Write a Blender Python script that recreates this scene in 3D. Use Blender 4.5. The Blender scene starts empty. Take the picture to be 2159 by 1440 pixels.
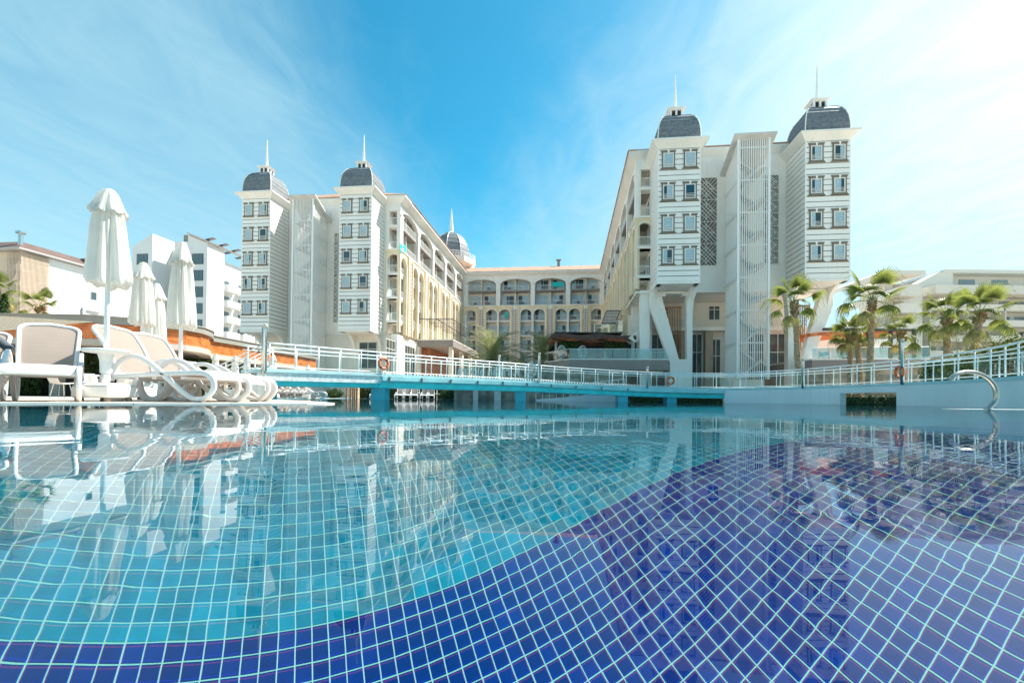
import bpy, bmesh, math, random
from mathutils import Vector, Matrix, geometry, noise
R = math.radians
S = bpy.context.scene
COL = S.collection
random.seed(7)

# ---------------------------------------------------------------- camera
CAM_H = 0.12
cam = bpy.data.cameras.new('camera'); cam_o = bpy.data.objects.new('camera', cam); COL.objects.link(cam_o)
S.camera = cam_o
cam.sensor_width = 36; cam.lens = 36 * 1000 / 2159; cam.shift_y = 110 / 2159
cam.clip_start = 0.01; cam.clip_end = 4000
CM = Matrix.Translation((0, 0, CAM_H)) @ Matrix.Rotation(R(90.65), 4, 'X') @ Matrix.Rotation(R(0.6), 4, 'Z')
cam_o.matrix_world = CM

# ---------------------------------------------------------------- sky, sun, exposure
SUN_AZ, SUN_EL = R(64), R(50)
SUN = Vector((math.sin(SUN_AZ) * math.cos(SUN_EL), math.cos(SUN_AZ) * math.cos(SUN_EL), math.sin(SUN_EL)))
world = bpy.data.worlds.new('World'); S.world = world; world.use_nodes = True
def N(nt, t, **k):
    n = nt.nodes.new(t)
    for a, v in k.items(): setattr(n, a, v)
    return n
def math_n(nt, op, a, b=None, c=None, clamp=False):
    n = nt.nodes.new('ShaderNodeMath'); n.operation = op; n.use_clamp = clamp
    for i, v in enumerate((a, b, c)):
        if v is None: continue
        if isinstance(v, (int, float)): n.inputs[i].default_value = v
        else: nt.links.new(v, n.inputs[i])
    return n.outputs[0]
def mixc(nt, fac, a, b, mode='MIX'):
    n = nt.nodes.new('ShaderNodeMix'); n.data_type = 'RGBA'; n.blend_type = mode
    for i, v in ((0, fac), (6, a), (7, b)):
        if isinstance(v, (int, float)): n.inputs[i].default_value = v
        elif isinstance(v, tuple): n.inputs[i].default_value = (*v[:3], 1)
        else: nt.links.new(v, n.inputs[i])
    return n.outputs[2]
def smooth(nt, v, lo, hi):
    n = nt.nodes.new('ShaderNodeMapRange'); n.interpolation_type = 'SMOOTHSTEP'
    nt.links.new(v, n.inputs[0]); n.inputs[1].default_value = lo; n.inputs[2].default_value = hi
    return n.outputs[0]
def make_sky():
    nt = world.node_tree; L = nt.links
    bg = nt.nodes['Background']; bg.inputs[1].default_value = 0.13
    sky = N(nt, 'ShaderNodeTexSky', sky_type='NISHITA', sun_disc=False, sun_elevation=SUN_EL, sun_rotation=SUN_AZ)
    sky.air_density = 1.0; sky.dust_density = 0.3; sky.ozone_density = 2.0
    col = mixc(nt, 1.0, sky.outputs[0], SKY_TINT, 'MULTIPLY')
    geo = N(nt, 'ShaderNodeTexCoord')
    vec = N(nt, 'ShaderNodeVectorMath', operation='NORMALIZE')
    L.new(geo.outputs['Generated'], vec.inputs[0])
    sep = N(nt, 'ShaderNodeSeparateXYZ'); L.new(vec.outputs[0], sep.inputs[0])
    z = math_n(nt, 'MAXIMUM', sep.outputs[2], 0.03)
    px = math_n(nt, 'DIVIDE', sep.outputs[0], z); py = math_n(nt, 'DIVIDE', sep.outputs[1], z)
    cmb = N(nt, 'ShaderNodeCombineXYZ'); L.new(px, cmb.inputs[0]); L.new(math_n(nt, 'MULTIPLY', py, 0.45), cmb.inputs[1])
    n1 = N(nt, 'ShaderNodeTexNoise'); n1.inputs['Scale'].default_value = 1.3; n1.inputs['Detail'].default_value = 6; n1.inputs['Roughness'].default_value = 0.55
    n1.inputs['Distortion'].default_value = 0.6
    L.new(cmb.outputs[0], n1.inputs['Vector'])
    n2 = N(nt, 'ShaderNodeTexNoise'); n2.inputs['Scale'].default_value = 5; n2.inputs['Detail'].default_value = 8; n2.inputs['Roughness'].default_value = 0.6
    n2.inputs['Distortion'].default_value = 1.0
    L.new(cmb.outputs[0], n2.inputs['Vector'])
    # a clear lane between two banks of thin cirrus
    cen = math_n(nt, 'MULTIPLY_ADD', py, -0.10, 0.02)
    off = math_n(nt, 'ABSOLUTE', math_n(nt, 'SUBTRACT', px, cen))
    wid = math_n(nt, 'MAXIMUM', math_n(nt, 'MULTIPLY_ADD', py, -0.17, 0.44), 0.0)
    d = math_n(nt, 'SUBTRACT', off, wid)
    d = math_n(nt, 'ADD', d, math_n(nt, 'MULTIPLY', math_n(nt, 'SUBTRACT', n1.outputs[0], 0.5), 1.1))
    d = math_n(nt, 'ADD', d, math_n(nt, 'MULTIPLY', math_n(nt, 'SUBTRACT', n2.outputs[0], 0.5), 0.35))
    veil = math_n(nt, 'MULTIPLY', smooth(nt, d, -0.12, 0.75), math_n(nt, 'MULTIPLY_ADD', n2.outputs[0], 0.5, 0.35))
    up = smooth(nt, sep.outputs[2], 0.0, 0.10)
    dot = N(nt, 'ShaderNodeVectorMath', operation='DOT_PRODUCT'); L.new(vec.outputs[0], dot.inputs[0]); dot.inputs[1].default_value = (math.sin(R(60)) * math.cos(R(30)), math.cos(R(60)) * math.cos(R(30)), math.sin(R(30)))
    dp = math_n(nt, 'MAXIMUM', dot.outputs['Value'], 0.0)
    glow = math_n(nt, 'POWER', dp, 6.0)
    veil = math_n(nt, 'MINIMUM', math_n(nt, 'ADD', veil, math_n(nt, 'MULTIPLY', glow, 0.32)), 0.95)
    veil = math_n(nt, 'MULTIPLY', veil, up)
    vcol = mixc(nt, glow, VEIL, VEIL_SUN)
    col = mixc(nt, veil, col, vcol)
    haze = math_n(nt, 'SUBTRACT', 1.0, smooth(nt, sep.outputs[2], -0.02, 0.42))
    col = mixc(nt, math_n(nt, 'MULTIPLY', haze, 0.62), col, HAZE_COL)
    L.new(col, bg.inputs[0])
SKY_TINT = (0.16, 0.80, 0.80)
VEIL = (2.05, 3.3, 3.8); VEIL_SUN = (4.9, 5.3, 5.35); HAZE_COL = (3.2, 4.2, 4.6)
make_sky()
sun = bpy.data.lights.new('sun', 'SUN'); sun.energy = 5.0; sun.angle = R(0.5); sun.color = (1.0, 0.95, 0.87)
sun_o = bpy.data.objects.new('sun', sun); COL.objects.link(sun_o); sun_o.rotation_euler = SUN.to_track_quat('Z', 'Y').to_euler()
sun.cycles.is_caustics_light = True
V = S.view_settings; V.view_transform = 'Standard'; V.look = 'None'; V.gamma = 1; V.use_curve_mapping = False; V.exposure = 0.95
C = S.cycles
C.use_denoising = True; C.sample_clamp_indirect = 6; C.caustics_refractive = True; C.caustics_reflective = False
C.max_bounces = 10; C.transmission_bounces = 8; C.transparent_max_bounces = 12; C.diffuse_bounces = 4; C.glossy_bounces = 4
C.blur_glossy = 0.3

# ---------------------------------------------------------------- geometry helpers
def ray(px, py):
    d = Vector(((px - 1079.5) / 1000, (720 - py) / 1000 + 0.110, -1))
    return (CM.to_3x3() @ d)
def at(px, py, Y):                       # the point on a pixel's ray at forward distance Y
    d = ray(px, py); return Vector((0, 0, CAM_H)) + d * (Y / d.y)
def atz(px, py, z):                      # the point where a pixel's ray meets height z
    d = ray(px, py); return Vector((0, 0, CAM_H)) + d * ((z - CAM_H) / d.z)
BETA = R(6.84)                           # the hotel stands turned a little to the right
ED = Vector((math.sin(BETA), math.cos(BETA), 0)); ER = Vector((math.cos(BETA), -math.sin(BETA), 0))
def H(a, b, z=0.0): return ER * a + ED * b + Vector((0, 0, z))
def hb(px, py, b):                       # pixel on a plane of constant depth in the hotel's own axes -> (a, z)
    d = ray(px, py); t = b / d.dot(ED); return d.dot(ER) * t, CAM_H + d.z * t
def ha(px, py, a):                       # pixel on a plane of constant side position -> (b, z)
    d = ray(px, py); t = a / d.dot(ER); return d.dot(ED) * t, CAM_H + d.z * t

class MB:
    def __init__(s): s.v = []; s.f = []; s.m = []; s.mi = 0
    def quad(s, *p):
        n = len(s.v); s.v += [tuple(q) for q in p]; s.f.append(tuple(range(n, n + len(p)))); s.m.append(s.mi); return s
    def hexa(s, p, skip=()):             # 8 points: bottom 4 ccw, top 4 ccw
        n = len(s.v); s.v += [tuple(q) for q in p]
        for i, f in enumerate(((3, 2, 1, 0), (4, 5, 6, 7), (0, 1, 5, 4), (1, 2, 6, 5), (2, 3, 7, 6), (3, 0, 4, 7))):
            if i not in skip: s.f.append(tuple(n + k for k in f)); s.m.append(s.mi)
        return s
    def box(s, x0, x1, y0, y1, z0, z1):
        return s.hexa([(x0, y0, z0), (x1, y0, z0), (x1, y1, z0), (x0, y1, z0), (x0, y0, z1), (x1, y0, z1), (x1, y1, z1), (x0, y1, z1)])
    def frus(s, b0, b1, z0, z1):         # b = (x0,x1,y0,y1)
        return s.hexa([(b0[0], b0[2], z0), (b0[1], b0[2], z0), (b0[1], b0[3], z0), (b0[0], b0[3], z0), (b1[0], b1[2], z1), (b1[1], b1[2], z1), (b1[1], b1[3], z1), (b1[0], b1[3], z1)])
    def prism(s, poly, d, o=(0, 0, 0), caps=True):   # polygon of 3D points pushed along d
        n = len(s.v); k = len(poly); d = Vector(d); o = Vector(o)
        P = [Vector(p) + o for p in poly]; s.v += [tuple(p) for p in P] + [tuple(p + d) for p in P]
        if caps:
            for t in geometry.tessellate_polygon([P]):
                s.f.append((n + t[0], n + t[1], n + t[2])); s.f.append((n + k + t[2], n + k + t[1], n + k + t[0])); s.m += [s.mi] * 2
        for i in range(k):
            j = (i + 1) % k; s.f.append((n + i, n + j, n + k + j, n + k + i)); s.m.append(s.mi)
        return s
    def tube(s, pts, r, n=8, caps=True, closed=False):
        pts = [Vector(p) for p in pts]; m = len(pts); rr = r if isinstance(r, (list, tuple)) else [r] * m
        base = len(s.v); up = None
        for i, p in enumerate(pts):
            if closed: t = pts[(i + 1) % m] - pts[i - 1]
            else: t = pts[min(i + 1, m - 1)] - pts[max(i - 1, 0)]
            t = t.normalized() if t.length > 1e-9 else Vector((0, 0, 1))
            if up is None: up = t.orthogonal().normalized()
            up = (up - t * up.dot(t)); up = up.normalized() if up.length > 1e-6 else t.orthogonal().normalized()
            w = t.cross(up)
            for k in range(n):
                a = 2 * math.pi * k / n; s.v.append(tuple(p + (up * math.cos(a) + w * math.sin(a)) * rr[i]))
        for i in range(m if closed else m - 1):
            j = (i + 1) % m
            for k in range(n):
                l = (k + 1) % n; s.f.append((base + i * n + k, base + i * n + l, base + j * n + l, base + j * n + k)); s.m.append(s.mi)
        if caps and not closed:
            s.f.append(tuple(base + k for k in reversed(range(n)))); s.f.append(tuple(base + (m - 1) * n + k for k in range(n))); s.m += [s.mi] * 2
        return s
    def ribbon(s, pts, w, t, side, closed=False):    # flat bar of width w along `side`, thickness t, following pts
        pts = [Vector(p) for p in pts]; m = len(pts); side = Vector(side).normalized(); base = len(s.v)
        for i, p in enumerate(pts):
            tg = (pts[(i + 1) % m] - pts[i - 1]) if closed else (pts[min(i + 1, m - 1)] - pts[max(i - 1, 0)])
            tg.normalize(); nn = tg.cross(side).normalized()
            c = 0.28
            for a, b in ((-1, -1 + 2 * c), (-1 + c, -1), (1 - c, -1), (1, -1 + 2 * c), (1, 1 - 2 * c), (1 - c, 1), (-1 + c, 1), (-1, 1 - 2 * c)):
                s.v.append(tuple(p + side * (a * w / 2) + nn * (b * t / 2)))
        n = 8
        for i in range(m if closed else m - 1):
            j = (i + 1) % m
            for k in range(n):
                l = (k + 1) % n; s.f.append((base + i * n + k, base + i * n + l, base + j * n + l, base + j * n + k)); s.m.append(s.mi)
        if not closed:
            s.f.append(tuple(base + k for k in reversed(range(n)))); s.f.append(tuple(base + (m - 1) * n + k for k in range(n))); s.m += [s.mi] * 2
        return s
    def lathe(s, prof, c=(0, 0, 0), n=24, capb=True, capt=True):
        base = len(s.v); m = len(prof)
        for r, z in prof:
            for k in range(n):
                a = 2 * math.pi * k / n; s.v.append((c[0] + r * math.cos(a), c[1] + r * math.sin(a), c[2] + z))
        for i in range(m - 1):
            for k in range(n):
                l = (k + 1) % n; s.f.append((base + i * n + k, base + i * n + l, base + (i + 1) * n + l, base + (i + 1) * n + k)); s.m.append(s.mi)
        if capb: s.f.append(tuple(base + k for k in reversed(range(n)))); s.m.append(s.mi)
        if capt: s.f.append(tuple(base + (m - 1) * n + k for k in range(n))); s.m.append(s.mi)
        return s
    def mesh(s, name, mats, off=(0, 0, 0), smooth=False):
        me = bpy.data.meshes.new(name); o = off
        me.from_pydata([(x - o[0], y - o[1], z - o[2]) for x, y, z in s.v], [], s.f)
        if not isinstance(mats, (list, tuple)): mats = [mats]
        for m in mats: me.materials.append(m)
        if len(mats) > 1: me.polygons.foreach_set('material_index', s.m)
        if smooth: me.polygons.foreach_set('use_smooth', [True] * len(me.polygons))
        me.update()
        return me
    def build(s, name, mats, parent=None, off=(0, 0, 0), smooth=False, loc=None):
        return put(s.mesh(name, mats, off, smooth), name, parent, loc)
def put(me, name, parent=None, loc=None, rz=0.0, sc=None):
    o = bpy.data.objects.new(name, me); COL.objects.link(o)
    if parent: o.parent = parent
    if loc is not None: o.location = loc
    if rz: o.rotation_euler.z = rz
    if sc is not None: o.scale = sc
    return o
def empty(name, loc=(0, 0, 0), rz=0.0):
    return put(None, name, None, loc, rz)
def tag(o, label, cat, group=None):
    o['label'] = label; o['category'] = cat
    if group: o['group'] = group
    return o
def struct(o): o['kind'] = 'structure'; return o
def stuff(o): o['kind'] = 'stuff'; return o
def copy_tree(o, parent=None):
    c = o.copy(); COL.objects.link(c); c.parent = parent
    for ch in o.children: copy_tree(ch, c)
    return c
def bevel(o, w, seg=2):
    m = o.modifiers.new('b', 'BEVEL'); m.width = w; m.segments = seg; m.limit_method = 'ANGLE'; return o

# ---------------------------------------------------------------- materials
MT = {}
def mat(name, col, rough=0.6, var=0.0, scale=3.0, metal=0.0, bump=0.0, bscale=None, spec=0.5, col2=None, coord='Object', trans=0.0, detail=4, streak=0.0):
    if name in MT: return MT[name]
    m = bpy.data.materials.new(name); m.use_nodes = True; nt = m.node_tree; b = nt.nodes['Principled BSDF']
    b.inputs['Roughness'].default_value = rough; b.inputs['Metallic'].default_value = metal; b.inputs['Specular IOR Level'].default_value = spec
    b.inputs['Base Color'].default_value = (*col, 1)
    if var or bump or col2:
        tc = N(nt, 'ShaderNodeTexCoord'); nz = N(nt, 'ShaderNodeTexNoise'); nz.inputs['Scale'].default_value = scale; nz.inputs['Detail'].default_value = detail
        nt.links.new(tc.outputs[coord], nz.inputs['Vector'])
        if var or col2:
            lo = col2 or tuple(c * (1 - var) for c in col)
            hi = col if col2 else tuple(min(1, c * (1 + var * .5)) for c in col)
            cc = mixc(nt, smooth(nt, nz.outputs[0], 0.3, 0.7), lo, hi)
            if streak:      # rain streaks running down the wall
                mp = N(nt, 'ShaderNodeMapping'); mp.inputs['Scale'].default_value = (2.2, 2.2, .16); nt.links.new(tc.outputs[coord], mp.inputs[0])
                ns = N(nt, 'ShaderNodeTexNoise'); ns.inputs['Scale'].default_value = 1.6; ns.inputs['Detail'].default_value = 5; ns.inputs['Roughness'].default_value = .65; nt.links.new(mp.outputs[0], ns.inputs['Vector'])
                cc = mixc(nt, math_n(nt, 'MULTIPLY', smooth(nt, ns.outputs[0], .52, .78), streak), cc, tuple(c * k for c, k in zip(col, (.70, .66, .58))))
            nt.links.new(cc, b.inputs['Base Color'])
        if bump:
            bp = N(nt, 'ShaderNodeBump'); bp.inputs['Strength'].default_value = bump; bp.inputs['Distance'].default_value = 0.02
            n2 = N(nt, 'ShaderNodeTexNoise'); n2.inputs['Scale'].default_value = bscale or scale * 8; n2.inputs['Detail'].default_value = 3
            nt.links.new(tc.outputs[coord], n2.inputs['Vector']); nt.links.new(n2.outputs[0], bp.inputs['Height']); nt.links.new(bp.outputs[0], b.inputs['Normal'])
    if trans:
        tl = N(nt, 'ShaderNodeBsdfTranslucent'); mx = N(nt, 'ShaderNodeMixShader'); mx.inputs[0].default_value = trans
        src = b.inputs['Base Color'].links[0].from_socket if b.inputs['Base Color'].links else None
        if src: nt.links.new(src, tl.inputs[0])
        else: tl.inputs[0].default_value = (*col, 1)
        out = nt.nodes['Material Output']; nt.links.new(b.outputs[0], mx.inputs[1]); nt.links.new(tl.outputs[0], mx.inputs[2]); nt.links.new(mx.outputs[0], out.inputs[0])
    MT[name] = m; return m
def glass_mat(name, tint, ior=1.45, alpha_min=0.0, rough=0.0):
    m = bpy.data.materials.new(name); m.use_nodes = True; nt = m.node_tree; nt.nodes.remove(nt.nodes['Principled BSDF']); out = nt.nodes['Material Output']
    tr = N(nt, 'ShaderNodeBsdfTransparent'); tr.inputs[0].default_value = (*tint, 1)
    gl = N(nt, 'ShaderNodeBsdfGlossy'); gl.inputs['Roughness'].default_value = rough
    lw = N(nt, 'ShaderNodeLayerWeight'); lw.inputs[0].default_value = .5; f0 = ((ior - 1) / (ior + 1)) ** 2
    fr = math_n(nt, 'MULTIPLY_ADD', math_n(nt, 'POWER', lw.outputs['Facing'], 5.0), 1 - f0, f0)
    mx = N(nt, 'ShaderNodeMixShader'); nt.links.new(math_n(nt, 'MAXIMUM', fr, alpha_min), mx.inputs[0]); nt.links.new(tr.outputs[0], mx.inputs[1]); nt.links.new(gl.outputs[0], mx.inputs[2]); nt.links.new(mx.outputs[0], out.inputs[0])
    MT[name] = m; return m
WHITE = mat('white_stucco', (.90, .85, .78), .75, .07, .35, bump=.12, bscale=9, streak=.5)
SIDING = mat('siding_paint', (.91, .87, .81), .55, .05, .5, streak=.35)
GROOVE = mat('siding_groove', (.10, .09, .08), .8)
TAUPE = mat('taupe_trim', (.20, .165, .125), .7, .12, 2)
TAUPE_W = mat('taupe_fascia', (.30, .26, .235), .7, .08, .8)
SLATE = mat('slate_roof', (.19, .205, .215), .55, .25, 3, bump=.3, bscale=14)
TERRA = mat('terracotta_tile', (.50, .30, .20), .8, .3, 1.2, bump=.6, bscale=6)
YELLOW = mat('yellow_stucco', (.87, .70, .45), .8, .08, .5)
CREAM = mat('cream_stucco', (.82, .75, .65), .8, .06, .5, streak=.4)
WROOM = mat('balcony_wall', (.76, .71, .63), .8, .05, .5)
RAILW = mat('white_railing', (.87, .85, .81), .35)
FRAMEW = mat('window_frame', (.80, .79, .74), .4)
PANE = mat('window_pane', (.05, .075, .085), .03, spec=1.0)
CURT = mat('curtain', (.84, .86, .86), .9, .25, 9)
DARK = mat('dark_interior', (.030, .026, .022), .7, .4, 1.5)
STEEL = mat('brushed_steel', (.62, .62, .60), .28, .1, 20, metal=1.0)
ORANGE_W = mat('orange_wood', (.70, .19, .045), .5, .35, 2.2, bump=.15, bscale=20)
BROWN_W = mat('brown_wood', (.44, .16, .07), .55, .4, 2, bump=.15, bscale=20)
GREYF = mat('grey_fascia', (.30, .28, .24), .6, .1, .6)
DECK = mat('deck_stone', (.62, .52, .42), .7, .12, 1.2, bump=.1, bscale=30)
COPING = mat('white_coping', (.78, .74, .68), .5, .08, 4)
TEALP = mat('teal_paint', (.10, .82, .85), .35, .12, 1.5)
AQUA = mat('aqua_paint', (.40, .74, .75), .45, .12, 1.5)
WALLB = mat('pool_wall_paint', (.80, .82, .82), .5, .06, .5, streak=.3)
PLASTIC = mat('white_plastic', (.82, .80, .77), .35, .03, 2)
MESHF = mat('taupe_mesh', (.36, .295, .25), .8, .05, 3, bump=.1, bscale=300, trans=.18)
CANVAS = mat('parasol_canvas', (.88, .85, .79), .85, .05, 3, bump=.25, bscale=30, trans=.42)
RING = mat('life_ring_orange', (.85, .20, .07), .45, .1, 6)
NAVY = mat('navy_band', (.02, .03, .08), .6)
TRUNK = mat('palm_trunk', (.46, .31, .19), .9, .4, 6, bump=.7, bscale=10)
HUSK = mat('palm_husk', (.42, .23, .10), .9, .4, 8)
FAN = mat('fan_leaf', (.27, .30, .07), .45, .45, 2, trans=.5)
FAN_D = mat('fan_leaf_dry', (.48, .40, .16), .7, .3, 3, trans=.4)
DATE = mat('date_leaf', (.36, .37, .17), .55, .35, 2, trans=.4)
HEDGE = mat('hedge_leaf', (.06, .11, .022), .6, .4, 5, trans=.25)
HEDGE_Y = mat('shrub_leaf', (.17, .20, .03), .6, .4, 4, trans=.3)
BLACKM = mat('black_metal', (.03, .03, .03), .4)
STONEW = mat('stone_cladding', (.36, .30, .23), .85, .45, 1.3, bump=.5, bscale=5)
SIGNW = mat('sign_white', (.82, .80, .76), .4)
TOWEL = mat('towel_teal', (.02, .48, .45), .9)
CORAL = mat('coral_fabric', (.80, .22, .13), .8)
GLASSR = glass_mat('railing_glass', (.94, .975, .965), 1.35, .02)
# ================================================================ the setting
DEPTH = 2.4; TILE = 0.0735; DECK_Z = 0.015
EDGE = [(-7.9, 16), (-6.7, 14.2), (-5.6, 12.6), (-4.85, 11.3), (-4.2, 10.2), (-3.7, 9.35), (-3.35, 8.7), (-3.14, 8.35), (-3.05, 8.09), (-3.12, 7.85), (-3.3, 7.6), (-3.7, 7.25), (-4.11, 6.94), (-4.97, 6.23), (-5.91, 5.48), (-7.2, 4.46), (-8.7, 3.3), (-10.3, 2.06), (-12.4, .4), (-14.4, -1.2)]
POOL = [(-14.4, -6), (20, -6), (26, 5), (28, 20), (27, 40), (24, 48), (-16, 48), (-14.5, 40), (-13.2, 34), (-13.6, 30), (-12.6, 23), (-9.9, 19.2)] + EDGE
def face_up(P, t):
    a, b, c = (P[i] for i in t)
    return tuple(t) if (b - a).cross(c - a).z > 0 else tuple(reversed(t))
# ground: one sheet to the horizon with the pool cut out
def ground():
    outer = [(-900, -300), (900, -300), (900, 1500), (-900, 1500)]
    P = [Vector((x, y, DECK_Z)) for x, y in outer]; Q = [Vector((x, y, DECK_Z)) for x, y in POOL]
    tri = geometry.tessellate_polygon([P, list(reversed(Q))]); allp = P + list(reversed(Q))
    m = MB(); m.v = [tuple(p) for p in allp]; m.f = [face_up(allp, t) for t in tri]; m.m = [0] * len(m.f)
    o = m.build('ground', mat('paving', (.62, .54, .45), .75, .1, .5, bump=.08, bscale=30)); struct(o)
    return o
GROUND = ground()
# coping stones along the near deck edge and planks of the deck behind it
def offset_poly(pts, d):
    out = []
    for i, p in enumerate(pts):
        a = Vector(pts[max(i - 1, 0)]); b = Vector(pts[min(i + 1, len(pts) - 1)]); t = (b - a).normalized(); out.append(Vector(p) + Vector((-t.y, t.x)) * d)
    return out
def coping():
    inn = offset_poly(EDGE, 0.02); out = offset_poly(EDGE, -0.22)
    for i in range(len(EDGE) - 1):
        a, b, c, d = inn[i], inn[i + 1], out[i + 1], out[i]
        def sh(p, q): return p + (q - p).normalized() * min(.004, (q - p).length * .2)
        a, b, c, d = sh(a, b), sh(b, a), sh(c, d), sh(d, c)
        z0, z1 = -.12, DECK_Z + .006
        pts = [(*d, z0), (*c, z0), (*b, z0), (*a, z0), (*d, z1), (*c, z1), (*b, z1), (*a, z1)]
        MB().hexa(pts).build('coping_stone', COPING, GROUND)
coping()
def deck_boards():
    th = math.atan2(1.5, 1.75)      # boards run along the near edge
    dx = Vector((math.cos(R(40)), math.sin(R(40)), 0)); dy = Vector((-dx.y, dx.x, 0)); o0 = Vector((-5.91, 5.48, 0)) + dy * .24
    me = MB().hexa([(0, 0, 0), (1.6, 0, 0), (1.6, .148, 0), (0, .148, 0), (.003, .003, .005), (1.597, .003, .005), (1.597, .145, .005), (.003, .145, .005)]).mesh('deck_board', DECK)
    me2 = MB().hexa([(0, 0, 0), (1.6, 0, 0), (1.6, .148, 0), (0, .148, 0), (.003, .003, .005), (1.597, .003, .005), (1.597, .145, .005), (.003, .145, .005)]).mesh('deck_board', mat('deck_stone_b', (.56, .46, .37), .7, .14, 1.2, bump=.1, bscale=30))
    poly = [Vector((p[0], p[1])) for p in offset_poly(EDGE, -.235)] + [Vector((-16, -1)), Vector((-16, 16))]
    def inside(p):
        c = False; j = len(poly) - 1
        for i in range(len(poly)):
            a, b = poly[i], poly[j]
            if (a.y > p.y) != (b.y > p.y) and p.x < (b.x - a.x) * (p.y - a.y) / (b.y - a.y) + a.x: c = not c
            j = i
        return c
    k = 0
    for r in range(0, 46):
        for i in range(-9, 5):
            q = o0 + dx * (i * 1.6 + (r % 2) * .8) + dy * (r * .15)
            cs = [q, q + dx * 1.6, q + dx * 1.6 + dy * .15, q + dy * .15, q + dx * .8]
            if all(inside(Vector((c.x, c.y))) for c in cs) and all(abs(c.x) < c.y * 1.25 + .6 for c in cs) and k < 290:
                o = put(me if random.random() < .6 else me2, 'deck_board', GROUND, (q.x, q.y, DECK_Z + .001), R(40)); k += 1
deck_boards()
# pool shell
def pool_shell():
    m = MB(); n = len(POOL)
    for i in range(n):
        a, b = POOL[i], POOL[(i + 1) % n]
        m.quad((*a, -DEPTH - .1), (*b, -DEPTH - .1), (*b, DECK_Z - .002), (*a, DECK_Z - .002))
    o = m.build('pool_wall', mat('pool_wall_tile', (.03, .42, .50), .4, .2, 6)); struct(o); o.cycles.is_caustics_receiver = True
pool_shell()
TH = R(65.6); DB = Vector((math.sin(TH), math.cos(TH))); DA = Vector((-math.cos(TH), math.sin(TH)))
A_EDGE = 1.057 * DEPTH; B0 = -0.089 * DEPTH
NAVYC = (.0004, .027, .20); TEALC = (.003, .25, .34); GROUTC = (.72, .76, .74)
def tile_mat(name, c, var):
    m = bpy.data.materials.new(name); m.use_nodes = True; nt = m.node_tree; b = nt.nodes['Principled BSDF']; b.inputs['Roughness'].default_value = .35; b.inputs['Specular IOR Level'].default_value = .1
    oi = N(nt, 'ShaderNodeTexCoord'); wn = N(nt, 'ShaderNodeTexNoise'); wn.inputs['Scale'].default_value = 9; wn.inputs['Detail'].default_value = 2
    geo = N(nt, 'ShaderNodeNewGeometry'); nt.links.new(geo.outputs['Position'], wn.inputs['Vector'])
    nt.links.new(mixc(nt, wn.outputs[0], tuple(x * (1 - var) for x in c), tuple(x * (1 + var) for x in c)), b.inputs['Base Color'])
    return m
T_TEAL = [tile_mat('tile_teal', TEALC, .4), tile_mat('tile_teal_pale', tuple(c * 1.3 for c in TEALC), .3)]
T_NAVY = [tile_mat('tile_navy', NAVYC, .3), tile_mat('tile_navy_pale', tuple(c * 1.25 for c in NAVYC), .3)]
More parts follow.
